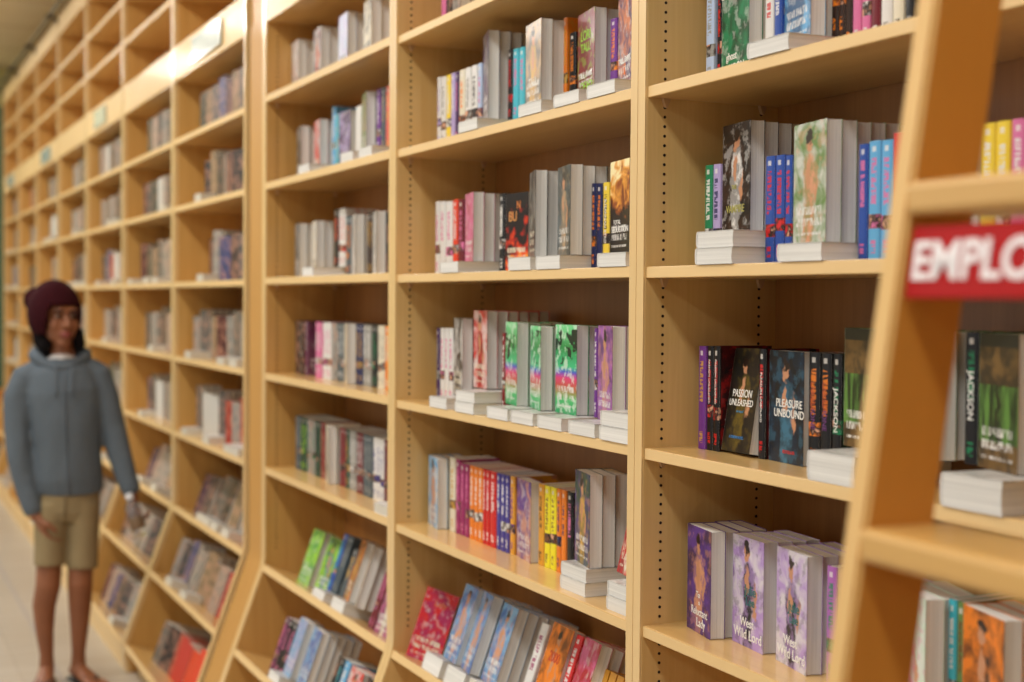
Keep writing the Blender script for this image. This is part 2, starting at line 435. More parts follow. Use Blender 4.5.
  ('S',-3.7186,0.0213,0.172,0.085,0,'black','green','black'),
  ('S',-3.6919,0.0255,0.172,0.085,0,'cream','grey','beige'),
  ('S',-3.6658,0.0255,0.172,0.085,0,'cream','grey','beige'),
  ('S',-3.6189,0.034,0.172,0.08,0,'orange','cream','orange and cream'),
 ],
 (2, 5): [
  ('S',-4.4841,0.0261,0.172,0.085,0,'slate','grey','slate'),
  ('S',-4.4574,0.0261,0.172,0.085,0,'slate','grey','slate'),
  ('S',-4.4241,0.0319,0.172,0.085,0,'dark green','lime','dark green'),
  ('S',-4.3916,0.0319,0.172,0.085,0,'dark green','lime','dark green'),
  ('S',-4.3528,0.0256,0.172,0.085,0,'grey','green','grey green'),
  ('S',-4.3265,0.0256,0.172,0.085,0,'grey','green','grey green'),
  ('S',-4.3003,0.0256,0.172,0.085,0,'grey','green','grey green'),
  ('S',-4.2679,0.0269,0.172,0.085,0,'dark green','black','deep green'),
  ('S',-4.2404,0.0269,0.172,0.085,0,'dark green','black','deep green'),
  ('S',-4.2098,0.0218,0.172,0.085,0,'dark red','tan','rust red'),
  ('S',-4.1874,0.0218,0.172,0.085,0,'dark red','tan','rust red'),
  ('C',-4.1432,0.025,0.172,0.08,0.0,4,-12.8,0,0.105,'cream','grey','grey','beige'),
  ('S',-4.0241,0.027,0.172,0.085,0,'dark red','black','maroon and black'),
  ('S',-3.9966,0.027,0.172,0.085,0,'dark red','black','maroon and black'),
  ('S',-3.9663,0.0291,0.172,0.085,0,'dark green','gold','dark green and gold'),
  ('S',-3.9312,0.0272,0.172,0.085,0,'grey','white','mid grey'),
  ('S',-3.9034,0.0272,0.172,0.085,0,'grey','white','mid grey'),
  ('S',-3.8589,0.0251,0.172,0.082,0,'maroon','white','maroon'),
  ('S',-3.8332,0.0251,0.172,0.082,0,'maroon','white','maroon'),
  ('S',-3.7966,0.0243,0.172,0.08,0,'slate','grey','dark slate'),
  ('S',-3.7717,0.0243,0.172,0.08,0,'slate','grey','dark slate'),
  ('S',-3.7468,0.0243,0.172,0.08,0,'slate','grey','dark slate'),
  ('S',-3.7065,0.0284,0.172,0.078,0,'white','indigo','white and blue'),
  ('S',-3.6751,0.0256,0.172,0.078,0,'white','indigo','white and blue'),
  ('S',-3.6465,0.0253,0.172,0.078,0,'white','indigo','white and blue'),
  ('S',-3.6183,0.0272,0.172,0.078,0,'maroon','navy','wine red'),
  ('F',-3.481,1,0.026,0.003),
 ],
 (2, 6): [
  ('C',-4.3178,0.025,0.172,0.045,0.0,2,2.0,0,0.105,'lime','green','white','lime green'),
  ('C',-4.1508,0.025,0.172,0.045,0.0,1,4.2,0,0.105,'lime','black','blue','lime green and black'),
  ('S',-4.0439,0.0343,0.172,0.045,0.0255,'blue','cyan','bright blue'),
  ('S',-4.0027,0.0227,0.172,0.045,0.0255,'slate','grey','slate grey'),
  ('S',-3.9794,0.0227,0.172,0.045,0.0255,'slate','grey','slate grey'),
  ('S',-3.9264,0.0388,0.172,0.045,0,'slate','gold','slate and gold'),
  ('C',-3.8866,0.025,0.172,0.045,0.0325,2,-11.5,0,0.105,'brown','orange','gold','copper brown'),
  ('C',-3.7832,0.025,0.172,0.045,0.0325,4,-18.5,0,0.105,'tan','grey','grey','tan'),
  ('F',-4.0307,1,0.025,0.003),
  ('F',-3.8515,1,0.032,0.003),
  ('S',-3.6211,0.0206,0.172,0.035,0,'maroon','pink','plum'),
  ('S',-3.6,0.0206,0.172,0.035,0,'maroon','pink','plum'),
  ('C',-3.5602,0.025,0.172,0.03,0.0,1,3.0,0,0.105,'plum','pink','cream','plum and pink floral'),
 ],
 (2, 7): [
  ('S',-4.3022,0.0409,0.172,0.045,0,'plum','pink','plum'),
  ('S',-4.2569,0.0402,0.172,0.045,0,'black','pink','black and pink'),
  ('S',-4.2125,0.0394,0.172,0.045,0,'black','pink','black and pink'),
  ('C',-4.172,0.025,0.172,0.045,0.0265,2,-5.5,0,0.105,'ice blue','lavender','white','icy lavender'),
  ('C',-4.0324,0.025,0.172,0.045,0.0265,5,-4.8,0,0.105,'ice blue','indigo','white','icy blue'),
  ('F',-4.1678,1,0.026,0.003),
  ('F',-4.0071,1,0.026,0.003),
  ('S',-3.7696,0.0248,0.172,0.045,0,'black','cyan','black'),
  ('S',-3.7442,0.0248,0.172,0.045,0,'black','cyan','black'),
  ('S',-3.7129,0.0402,0.172,0.045,0,'sky blue','white','light blue'),
  ('C',-3.6458,0.025,0.172,0.04,0.0,2,-0.8,0,0.105,'red','white','orange red','scarlet'),
  ('S',-3.5185,0.0341,0.172,0.042,0,'black','red','black'),
  ('S',-3.4786,0.0334,0.172,0.042,0,'black','pink','black and pink'),
  ('S',-3.4394,0.0327,0.172,0.042,0,'plum','white','plum'),
  ('S',-3.401,0.0321,0.172,0.042,0,'dark violet','white','dark violet'),
 ],
}
# ------------------------------------------------------------------ materials
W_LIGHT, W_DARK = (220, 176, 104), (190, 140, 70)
wood_b = wood('maple_ply_back_shaded', 2, (186, 132, 72), (150, 98, 48), rough=.45, coat=.15)  # same maple darkened, the shade inside the cases put into its colour
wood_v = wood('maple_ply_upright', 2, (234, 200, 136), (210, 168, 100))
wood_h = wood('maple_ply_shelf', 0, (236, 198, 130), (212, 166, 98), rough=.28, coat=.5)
wood_d = wood('maple_ply_side_shaded', 2, (226, 180, 106), (202, 150, 76))  # far left bays, their deeper shadow put into the maple colour
wood_m = wood('maple_ply_bay_shaded', 2, (218, 174, 104), (190, 140, 72))  # filler-side bay's copy of the maple, deeper shade put into the colour
nosing = wood('lit_maple_nosing', 2, (236, 204, 146), (222, 184, 124), rough=.3, coat=.4, grain=.6)  # solid edge wood, made paler by ceiling light put into its colour
nosing_h = wood('lit_maple_nosing_shelf', 0, (238, 206, 148), (226, 188, 128), rough=.42, coat=.1, grain=.6)  # same for shelf fronts and boards, caught light in the pale colour
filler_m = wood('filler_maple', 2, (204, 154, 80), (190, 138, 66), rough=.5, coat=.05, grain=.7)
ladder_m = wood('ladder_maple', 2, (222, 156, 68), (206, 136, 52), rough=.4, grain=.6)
ladder_lit = wood('ladder_maple_lit', 2, (230, 190, 120), (220, 174, 104), rough=.35, grain=.6)  # lighter copy of the ladder maple, aisle light put into its colour
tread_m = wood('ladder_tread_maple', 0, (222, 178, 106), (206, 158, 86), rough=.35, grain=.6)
hole_m = plain('peg_hole_shadow', (34, 20, 12), .9)
clip_m = plain('clear_plastic_clip', (206, 170, 128), .35)
rail_m = plain('dark_rail_steel', (92, 86, 80), .35, metal=.7)
plate_m = plain('frosted_plate', (190, 206, 200), .18, coat=.6)
plate_edge_m = plain('plate_edge', (232, 238, 234), .2, coat=.5)

def fine(t, axis='z'):
    return t

def attr(t, name):
    nd = t.n('ShaderNodeAttribute', attribute_type='OBJECT', attribute_name=name)
    return nd

def cover_common(name):
    t = NT(name)
    tc = t.n('ShaderNodeTexCoord'); sp = t.n('ShaderNodeSeparateXYZ'); t.l(tc.outputs['Object'], sp.inputs[0])
    oi = t.n('ShaderNodeObjectInfo')
    w = t.math('MULTIPLY', attr(t, 'seed').outputs['Fac'], 37.0)
    t.set(rough=.32, coat=.07, coatr=.08, spec=.3)
    return t, tc.outputs['Object'], sp.outputs, w

def ellipse(t, u, v, cu, cv, a, b, soft=.35):
    du = t.math('DIVIDE', t.math('SUBTRACT', u, cu), a); dv = t.math('DIVIDE', t.math('SUBTRACT', v, cv), b)
    r = t.math('ADD', t.math('MULTIPLY', du, du), t.math('MULTIPLY', dv, dv))
    return t.math('DIVIDE', t.math('SUBTRACT', 1 + soft, r), 2 * soft, clamp=True)

def band(t, v, lo, hi):
    return t.math('MULTIPLY', t.math('GREATER_THAN', v, lo), t.math('LESS_THAN', v, hi))

def front_mat(style):
    t, co, s, w = cover_common('cover_front_' + style)
    u = t.math('DIVIDE', s[1], .105); v = t.math('DIVIDE', s[2], .172)
    c1, c2, c3 = (attr(t, k).outputs['Color'] for k in ('c1', 'c2', 'c3'))
    n = t.noise(co, 26, 3, .55, w=w, dist=.8)
    n2 = t.noise(co, 60, 3, .6, w=w)
    wob = t.noise(co, 40, 3, .6, w=t.math('ADD', w, 3.0))
    wb2 = t.noise(co, 34, 3, .6, w=t.math('ADD', w, 9.0))
    uu = t.math('ADD', u, t.math('MULTIPLY', t.math('SUBTRACT', wob, .5), .38)); vv = t.math('ADD', v, t.math('MULTIPLY', t.math('SUBTRACT', wb2, .5), .3))
    if style == 'iridescent':
        g = t.ramp(v, [(0, lin((30, 150, 90))), (.16, lin((70, 190, 110))), (.3, lin((196, 90, 60))), (.4, lin((220, 60, 120))), (.47, lin((80, 90, 200))), (.53, lin((60, 190, 130))), (.75, lin((40, 140, 70))), (1, lin((120, 220, 150)))])
        bg = t.mix(t.math('MULTIPLY', t.math('GREATER_THAN', n2, .54), .55), g, lin((226, 240, 226)))
        dk = t.math('MULTIPLY', t.math('GREATER_THAN', n, .57), band(t, v, .55, .95))
        bg = t.mix(dk, bg, lin((16, 40, 30)))
    elif style == 'woods':
        st = t.noise(t.mapping(co, (1, 1, .12)), 120, 2, .5, w=w)
        gr = t.mix(t.ramp(st, [(.42, 0.0), (.58, 1.0)]), lin((30, 48, 22)), lin((92, 138, 62)))
        gr = t.mix(t.ramp(t.math('ABSOLUTE', t.math('SUBTRACT', uu, .02)), [(.03, 1.0), (.09, 0.0)]), gr, lin((22, 28, 16)))
        br = t.mix(t.ramp(n, [(.42, 0.0), (.6, 1.0)]), lin((52, 40, 26)), lin((112, 84, 46)))
        bg = t.mix(t.math('MULTIPLY', t.math('GREATER_THAN', v, .2), t.math('LESS_THAN', v, .62)), br, gr)
        bg = t.mix(t.math('GREATER_THAN', v, .9), bg, lin((26, 26, 24)))
    elif style == 'fire':
        f = t.math('ADD', n, t.math('MULTIPLY_ADD', v, -.55, .22))
        bg = t.ramp(f, [(0, lin((14, 8, 8))), (.42, lin((26, 10, 8))), (.5, lin((170, 24, 10))), (.6, lin((232, 80, 20))), (.75, lin((246, 190, 80)))])
    elif style == 'gold':
        f = t.math('ADD', n, t.math('MULTIPLY_ADD', v, .7, -.42))
        bg = t.ramp(f, [(0, lin((12, 8, 8))), (.35, lin((30, 14, 8))), (.5, lin((150, 74, 24))), (.62, lin((232, 160, 60))), (.75, lin((252, 236, 180)))])
    else:
        f = t.ramp(n, [(.4, 0.0), (.6, 1.0)])
        bg = t.mix(t.math('MULTIPLY', f, attr(t, 'fmix').outputs['Fac']), c1, c2)
        bg = t.mix(t.math('MULTIPLY', t.ramp(n2, [(.52, 0.0), (.6, 1.0)]), .35), bg, c3)
        fig = attr(t, 'fig').outputs['Fac']
        leg = t.math('MULTIPLY', ellipse(t, uu, vv, .0, .24, .15, .26), fig)
        bod = t.math('MULTIPLY', ellipse(t, uu, vv, .02, .55, .2, .2), fig)
        chest = t.math('MULTIPLY', ellipse(t, uu, vv, -.02, .58, .07, .13), fig)
        arm = t.math('MULTIPLY', ellipse(t, uu, vv, .2, .45, .07, .14), fig)
        head = t.math('MULTIPLY', ellipse(t, uu, vv, .0, .83, .085, .075), fig)
        hair = t.math('MULTIPLY', ellipse(t, uu, vv, .0, .89, .1, .05), fig)
        skin = lin((196, 140, 104))
        c3b = t.mix(t.ramp(n2, [(.42, 0.0), (.56, 1.0)]), c3, t.mix(.6, c3, c1))
        bg = t.mix(leg, bg, c3b)
        bg = t.mix(arm, bg, skin); bg = t.mix(bod, bg, c3b); bg = t.mix(chest, bg, skin); bg = t.mix(head, bg, skin); bg = t.mix(hair, bg, lin((40, 26, 20)))
    ink = attr(t, 'ink').outputs['Color']
    gm = t.noise(t.mapping(co, (1, 330, 60)), 1.0, 1, .5, w=w)
    gl = t.math('GREATER_THAN', gm, .5)
    rows = t.math('ADD', t.math('ADD', band(t, v, .075, .1), band(t, v, .15, .215)), band(t, v, .245, .31), clamp=True)
    rows = t.math('MULTIPLY', t.math('MULTIPLY', rows, gl), t.math('LESS_THAN', t.math('ABSOLUTE', u), .38))
    rows = t.math('MULTIPLY', rows, attr(t, 'txt').outputs['Fac'])
    t.col(t.mix(t.math('MULTIPLY', rows, .9), bg, ink))
    return t.m

def spine_mat():
    t, co, s, w = cover_common('cover_spine')
    u = t.math('DIVIDE', s[0], .025); v = t.math('DIVIDE', s[2], .172)
    c1, c2, c3 = (attr(t, k).outputs['Color'] for k in ('c1', 'c2', 'c3'))
    n = t.noise(co, 60, 3, .6, w=w)
    pic = t.mix(t.ramp(n, [(.42, 0.0), (.52, 1.0)]), c2, lin((46, 30, 28)))
    pic = t.mix(t.ramp(n, [(.55, 0.0), (.62, 1.0)]), pic, lin((214, 160, 130)))
    plo = t.math('ADD', .2, t.math('MULTIPLY', attr(t, 'seed').outputs['Fac'], .12))
    ispic = t.math('MULTIPLY', t.math('GREATER_THAN', v, plo), t.math('LESS_THAN', v, t.math('ADD', plo, .12)))
    ispic = t.math('MULTIPLY', ispic, t.math('GREATER_THAN', attr(t, 'seed').outputs['Fac'], .35))
    a = t.mix(ispic, c1, pic)
    gm = t.noise(t.mapping(co, (60, 1, 300)), 1.0, 1, .5, w=w)
    g = t.math('MULTIPLY', t.math('GREATER_THAN', gm, .47), t.math('LESS_THAN', t.math('ABSOLUTE', u), .22))
    rows = t.math('ADD', band(t, v, .46, .86), band(t, v, .06, .17), clamp=True)
    a = t.mix(t.math('MULTIPLY', t.math('MULTIPLY', g, rows), .85), a, c2)
    logo = t.math('MULTIPLY', band(t, v, .91, .955), t.math('LESS_THAN', t.math('ABSOLUTE', u), .16))
    a = t.mix(t.math('MULTIPLY', logo, .7), a, lin((230, 226, 220)))
    t.col(a)
    return t.m

def back_mat():
    t, co, s, w = cover_common('cover_back')
    c1, c2 = (attr(t, k).outputs['Color'] for k in ('c1', 'c2'))
    n = t.noise(co, 22, 2, .5, w=w)
    t.col(t.mix(t.math('MULTIPLY', t.ramp(n, [(.4, 0.0), (.65, 1.0)]), .35), c1, c2))
    return t.m

def page_mat(name, a, b):
    t = NT(name)
    tc = t.n('ShaderNodeTexCoord'); oi = t.n('ShaderNodeObjectInfo')
    w = t.math('MULTIPLY', oi.outputs['Random'], 20.0)
    n = t.noise(t.mapping(tc.outputs['Object'], (1100, 4, 4)), 1.0, 2, .5, w=w)
    n2 = t.noise(t.mapping(tc.outputs['Object'], (160, 2, 2)), 1.0, 2, .5, w=w)
    f = t.math('ADD', t.math('MULTIPLY', t.ramp(n, [(.35, 0.0), (.65, 1.0)]), .5), t.math('MULTIPLY', t.ramp(n2, [(.35, 0.0), (.65, 1.0)]), .5))
    t.col(t.mix(f, lin(a), lin(b)))
    t.set(rough=.85)
    return t.m

FRONT = {k: front_mat(k) for k in ('plain', 'iridescent', 'fire', 'gold', 'woods')}
SPINE, BACK = spine_mat(), back_mat()
PAGE = page_mat('page_edges', (206, 204, 198), (234, 232, 226))

# ------------------------------------------------------------------ room
Z_CEIL = 3.72
X_END = -14.3
X_R = 3.0
def floor_mat():
    t = NT('beige_plank_tile')
    tc = t.n('ShaderNodeTexCoord')
    co = tc.outputs['Object']
    br = t.n('ShaderNodeTexBrick'); t.l(t.mapping(co, (1, 1, 1)), br.inputs['Vector'])
    br.offset = .5; br.inputs['Scale'].default_value = 1
    br.inputs['Brick Width'].default_value = .6; br.inputs['Row Height'].default_value = .6
    br.inputs['Mortar Size'].default_value = .003; br.inputs['Bias'].default_value = 0
    br.inputs['Color1'].default_value = (*lin((190, 182, 168)), 1); br.inputs['Color2'].default_value = (*lin((182, 173, 158)), 1)
    br.inputs['Mortar'].default_value = (*lin((166, 156, 140)), 1)
    g = t.noise(t.mapping(co, (9, .9, 1)), 2.4, 4, .6, dist=.4)
    g2 = t.noise(t.mapping(co, (2.6, .5, 1)), 1.2, 2, .5)
    c = t.mix(t.math('MULTIPLY', t.ramp(g, [(.35, 0.0), (.68, 1.0)]), .5), br.outputs['Color'], lin((164, 148, 126)))
    c = t.mix(t.math('MULTIPLY', t.ramp(g2, [(.45, 0.0), (.7, 1.0)]), .25), c, lin((196, 188, 174)))
    t.col(c); t.set(rough=.42, coat=.15)
    return t.m
bm = bmesh.new(); box(bm, X_END - .5, X_R, -6.0, .7, -.12, 0)
tag(obj('floor', bm, floor_mat()), kind='structure')
bm = bmesh.new(); box(bm, X_END, X_R, -.463, -.445, 0, .002)
tag(obj('trim_1', bm, plain('bluish_metal_strip', (168, 160, 152), .5)), kind='structure')

def ceil_mat():
    t = NT('tan_plank_ceiling')
    tc = t.n('ShaderNodeTexCoord'); s = t.n('ShaderNodeSeparateXYZ'); t.l(tc.outputs['Object'], s.inputs[0])
    fr = t.math('FRACT', t.math('DIVIDE', s.outputs[0], 1.1))
    ln = t.math('LESS_THAN', fr, .03)
    n = t.noise(t.mapping(tc.outputs['Object'], (3, .4, 1)), 1.5, 3, .5)
    c = t.mix(n, lin((240, 226, 196)), lin((232, 214, 180)))
    t.col(t.mix(ln, c, lin((190, 164, 124)))); t.set(rough=.6)
    return t.m
bm = bmesh.new(); box(bm, X_END - .5, X_R, -6.0, .7, Z_CEIL, Z_CEIL + .12)
tag(obj('ceiling', bm, ceil_mat()), kind='structure')
bm = bmesh.new(); box(bm, X_END - .15, X_END, -6.0, .5, 0, Z_CEIL)
tag(obj('wall_end', bm, plain('olive_wall_paint', (206, 196, 138), .7)), kind='structure')
bm = bmesh.new(); box(bm, X_END, X_R, .34, .46, 0, Z_CEIL)
tag(obj('wall_back', bm, plain('wall_paint', (206, 190, 150), .7)), kind='structure')

# green panel and low wooden counter past the far end of the shelving
t = empty('display_stand', (-13.75, -.25, 0))
tag(t, 'tall green panel over a low wooden counter past the far end of the shelving', 'display stand')
bm = bmesh.new(); box(bm, -.02, .02, -.55, .42, .72, 3.28, .004)
obj('panel', bm, plain('dark_green_paint', (66, 98, 72), .6), t)
bm = bmesh.new(); box(bm, -.3, .25, -.62, .45, 0, .72, .01)
obj('counter', bm, wood('counter_wood', 0, (206, 140, 66), (180, 112, 46)), t)

# ------------------------------------------------------------------ bookcases
TILT = R(19.4)
ST, CT = math.sin(TILT), math.cos(TILT)
KNEE = .688
Z_TOP = 3.388
def slope_pt(k, d=0.0):            # k down the slope, d into the case
    return (-k * ST + d * CT, KNEE - k * CT - d * ST)
def knee_curve():
    c = []
    for i in range(7):
        a = TILT * i / 6
        r = .16
        c.append((-(r - r * math.cos(a)), KNEE + .03 - r * math.sin(a) ))
    return c
def profile(off=0.0, z0=0.0, kick=.0):
    p = [(off, Z_TOP), (off, KNEE + .03)]
    p += [(y + off, z) for y, z in knee_curve()[1:]]
    e = slope_pt(.625)
    p += [(e[0] + off, e[1] + .012), (e[0] + off + .004, e[1] - .004), (e[0] + off + .012, z0), (.285, z0), (.285, Z_TOP)]
    return p
W = 1.219
X34 = -2.1303
BAYS = {}                                    # bay: (inner x0, inner x1, panel t)
BAYS[5] = (X34 + W + .025, X34 + 2 * W - .025, .025, .0245)
BAYS[4] = (X34 + .025, X34 + W - .025, .025, .0245)
BAYS[3] = (X34 - W + .025, X34 - .025, .025, .0245)
BAYS[2] = (X34 - 2 * W + .025, X34 - W - .025, .042, .0245)
LC = [-4.805 - 1.213 * k for k in range(8)]
for k in range(7):
    BAYS[1 - k] = (LC[k + 1] + .025, LC[k] - .025, .0245, .0245)
LEVELS = {4: (2.2115, 1.9245, 1.618, 1.308, 1.002, .684), 3: (2.209, 1.929, 1.620, 1.3086, .999, .683), 2: (2.217, 1.934, 1.626, 1.315, 1.007, .6875)}
for b in BAYS:
    LEVELS.setdefault(b, (2.214, 1.935, 1.623, 1.3155, 1.002, .690))
CASE_LABEL = {
 5: 'maple bookcase bay nearest the camera, past the right stile of the ladder',
 4: 'pale maple bookcase bay standing directly behind the rolling ladder',
 3: 'pale maple bookcase bay holding orange, red and yellow spines, beside the ladder bay',
 2: 'maple bookcase bay between the wide flat filler panel and the bay of coloured spines',
 1: 'maple bookcase bay just beyond the wide filler panel, large pale plate on its band',
 0: 'maple bookcase bay next past the one with the large pale plate',
 -1: 'maple bookcase bay rising just behind the walking person, small plate on its band',
 -2: 'maple bookcase bay seen over the beanie of the walking person',
 -3: 'narrow looking maple bookcase bay third from the far end of the wall',
 -4: 'narrow looking maple bookcase bay second from the far end of the wall',
 -5: 'last maple bookcase bay at the far end, next to the green panel',
}
def shelf_board(x0, x1, z, th, parent, rec=.005, nm='shelf'):
    bm = bmesh.new()
    box(bm, x0, x1, rec + .004, .27, z - th, z, 0, 0)
    box(bm, x0, x1, rec, rec + .0045, z - th, z, .0012, 1)
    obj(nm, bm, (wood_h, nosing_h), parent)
def tilted_board(x0, x1, k, th, parent, zk):
    bm = bmesh.new()
    dz = zk - KNEE
    def q(y, z): return (y, z + dz)
    def sl(off_d, n): a = slope_pt(k, off_d); return q(a[0] - n * ST, a[1] - n * CT)
    prism_x(bm, [sl(.004, 0), sl(.27, 0), sl(.27, th), sl(.004, th)], x0, x1)
    n0 = len(bm.faces)
    prism_x(bm, [sl(-.001, 0), sl(.0045, 0), sl(.0045, th), sl(-.001, th)], x0, x1)
    bm.faces.ensure_lookup_table()
    for f in bm.faces[n0:]: f.material_index = 1
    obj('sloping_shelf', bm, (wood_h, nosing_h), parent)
for b, (x0, x1, tl, tr) in BAYS.items():
    case = empty('bookcase', ((x0 + x1) / 2, 0, 0))
    tag(case, CASE_LABEL[b], 'bookcase', 'maple bookcase bays along the wall')
    cx = (x0 + x1) / 2
    th = .0195 if b >= 3 else .0225
    nd = .018 if b <= 1 else .003
    for (a, c) in ((x0 - tl, x0), (x1, x1 + tr)):
        bm = bmesh.new(); prism_x(bm, profile(nd), a - cx, c - cx)
        bmesh.ops.bevel(bm, geom=[e for e in bm.edges if abs((e.verts[0].co - e.verts[1].co).x) < 1e-6 and e.calc_length() > .3], offset=.0012, segments=1, affect='EDGES')
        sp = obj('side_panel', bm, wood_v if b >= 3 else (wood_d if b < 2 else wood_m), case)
        bm = bmesh.new()
        pr = profile(0); pn = profile(nd)
        k = len(pr) - 2
        outline = pr[:k] + pn[:k][::-1]
        prism_x(bm, outline, a - cx + .0006, c - cx - .0006)
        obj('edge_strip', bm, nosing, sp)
        if b >= 2:
            bm = bmesh.new()
            xf = (c - cx) if a < x0 else (a - cx)
            s = 1 if a < x0 else -1
            for dy in (.0385, .236):
                z = .74
                while z < 2.42:
                    if not any(abs(z - lv + .010) < .013 for lv in LEVELS[b]):
                        r = bmesh.ops.create_cone(bm, cap_ends=True, segments=8, radius1=.0027, radius2=.0027, depth=.0016)
                        bmesh.ops.transform(bm, matrix=Matrix.Translation((xf, dy, z)) @ Matrix.Rotation(PI / 2, 4, 'Y'), verts=r['verts'])
                    z += .0162
            tag(obj('peg_holes', bm, hole_m, sp), kind='stuff')
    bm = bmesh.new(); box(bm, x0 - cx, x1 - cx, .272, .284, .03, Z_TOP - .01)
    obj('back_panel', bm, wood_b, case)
    L = LEVELS[b]
    for z in L[:5] + (2.476, 2.5965 , 2.815, 3.033, 3.262):
        shelf_board(x0 - cx, x1 - cx, z, th, case, rec=.005 if b >= 3 else .001)
    bm = bmesh.new(); box(bm, x0 - cx, x1 - cx, .002, .02, 2.4765, 2.5765, .001)
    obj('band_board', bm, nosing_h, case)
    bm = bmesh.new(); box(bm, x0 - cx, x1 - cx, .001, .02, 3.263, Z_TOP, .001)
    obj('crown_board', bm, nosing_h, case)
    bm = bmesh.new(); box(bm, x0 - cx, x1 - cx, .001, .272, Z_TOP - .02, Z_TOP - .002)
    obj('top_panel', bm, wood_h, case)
    for k in (0, .285, .60):
        tilted_board(x0 - cx, x1 - cx, k, th, case, L[5])
    bm = bmesh.new()
    e = slope_pt(.625)
    ky = e[0] + (.012 if b <= 0 else .06)
    box(bm, x0 - cx, x1 - cx, ky, ky + .018, .0, e[1] - .004)
    obj('kick_board', bm, nosing_h, case)
    if 2 <= b <= 4:
        for z in L[:5]:
            for dy in (.0385, .236):
                for s, xx in ((1, x0 - cx), (-1, x1 - cx)):
                    bm = bmesh.new()
                    zz = z - th
                    prism_x(bm, [(dy - .007, zz), (dy + .007, zz), (dy + .006, zz - .005), (dy + .0015, zz - .015), (dy - .0015, zz - .015), (dy - .006, zz - .005)], xx, xx + s * .008)
                    obj('shelf_clip', bm, clip_m, case)

# filler between the two runs
fl = empty('filler_panel', ((LC[0] + .025 + X34 - 2 * W) / 2, 0, 0))
tag(fl, 'wide flat maple filler panel between two runs of bookcases, bent outward at knee height', 'panel')
bm = bmesh.new()
pf = profile(.010); pb_ = profile(.028)
k = len(pf) - 2
pf2 = [(y, min(z, 2.477)) for y, z in pf[:k]]; pb2 = [(y, min(z, 2.477)) for y, z in pb_[:k]]
fx0, fx1 = LC[0] + .0255 - fl.location.x, X34 - 2 * W - .0175 - fl.location.x
prism_x(bm, pf2 + pb2[::-1], fx0, fx1)
obj('lower_board', bm, filler_m, fl)
bm = bmesh.new(); box(bm, fx0, fx1, .014, .03, 2.4795, Z_TOP)
obj('upper_board', bm, filler_m, fl)

# frosted section plates on the band
for i, (a, c) in enumerate(((-5.63, -5.15), (-8.10, -7.72), (-10.5, -10.0), (-12.85, -12.4))):
    lab = ['largest pale frosted sign plate on the band above the shelves, nearest bay', 'pale sign plate on the band, second nearest, above the walking person',
           'small pale sign plate on the band, third from the near one', 'tiny pale sign plate on the band at the far end of the shelving'][i]
    t = empty('sign_plate', ((a + c) / 2, -.001, 2.525)); tag(t, lab, 'sign', 'pale plates along the band')
    h = (c - a) / 2
    bm = bmesh.new(); box(bm, -h, h, -.006, 0, -.046, .046, .002)
    obj('plate', bm, plate_m, t)
    bm = bmesh.new()
    box(bm, -h, h, -.0078, -.0062, .040, .046); box(bm, -h, h, -.0078, -.0062, -.046, -.040); box(bm, h - .012, h, -.0078, -.0062, -.04, .04)
    obj('plate_edge', bm, plate_edge_m, t)

# ladder rail with hooks
t = empty('ladder_rail', (-6, -.045, 3.378)); tag(t, 'dark round steel ladder rail running along the top of the shelving', 'rail')
bm = bmesh.new(); tube(bm, [(X_END + 6.1, 0, 0), (7.5, 0, 0)], [.013, .013], side=(0, 1, 0))
obj('rail', bm, rail_m, t)
for x in LC[:8] + [X34 - 2 * W, X34 - W, X34, X34 + W]:
    bm = bmesh.new()
    xx = x + 6
    box(bm, xx - .015, xx + .015, -.03, .043, -.022, -.012, .002)
    box(bm, xx - .012, xx + .012, .036, .0435, -.062, -.012, .002)
    box(bm, xx - .02, xx + .02, -.022, .02, -.016, .006, .003)
    obj('rail_bracket', bm, plain('dark_bracket', (60, 48, 38), .5, metal=.4) if x == LC[0] else bpy.data.materials['dark_bracket'], t)

# ------------------------------------------------------------------ rolling ladder
LX = -1.0
def lad_y(z): return -.4107 + (z - 1.5533) * .152
t = empty('rolling_ladder', (LX, lad_y(0), 0))
tag(t, 'golden maple rolling library ladder leaning on the shelves, large and close at right', 'ladder')
LW = .46
def lad_board(x0, x1, z0, z1, d0, d1, mat_f, mat_s, name, parent):
    bm = bmesh.new()
    a = [(lad_y(z0) - lad_y(0) + d0, z0), (lad_y(z1) - lad_y(0) + d0, z1), (lad_y(z1) - lad_y(0) + d1, z1), (lad_y(z0) - lad_y(0) + d1, z0)]
    prism_x(bm, a, x0, x1)
    bmesh.ops.bevel(bm, geom=[e for e in bm.edges if e.calc_length() > .5], offset=.004, segments=3, affect='EDGES')
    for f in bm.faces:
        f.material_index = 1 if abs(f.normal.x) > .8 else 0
    return obj(name, bm, (mat_f, mat_s), parent)
lad_board(0, .028, .0, 3.30, 0, .078, ladder_lit, ladder_m, 'stringer', t)
lad_board(.028 + LW, .056 + LW, .0, 3.30, 0, .078, ladder_lit, ladder_m, 'stringer', t)
for k in range(-5, 6):
    z = 1.664 + k * .2965
    if z > 3.2 or z < .1: continue
    y = lad_y(z) - lad_y(0)
    bm = bmesh.new(); box(bm, .0285, .0275 + LW, y - .008, y + .092, z - .029, z, .006)
    obj('tread', bm, tread_m, t, smooth=False)
# sign hanging under the tread
zs, ze = 1.628, 1.562
y0 = lad_y(1.6) + .006
s = empty('ladder_sign', (LX + .030, y0, (zs + ze) / 2))
s.rotation_euler = (-math.atan(.152), 0, 0)
tag(s, 'red sign with white capital letters fixed under a tread of the ladder', 'sign')
bm = bmesh.new(); box(bm, 0, LW - .004, 0, .005, -.0315, .0315, .0015)
obj('sign_board', bm, plain('sign_red', (172, 16, 18), .6, spec=.2), s)

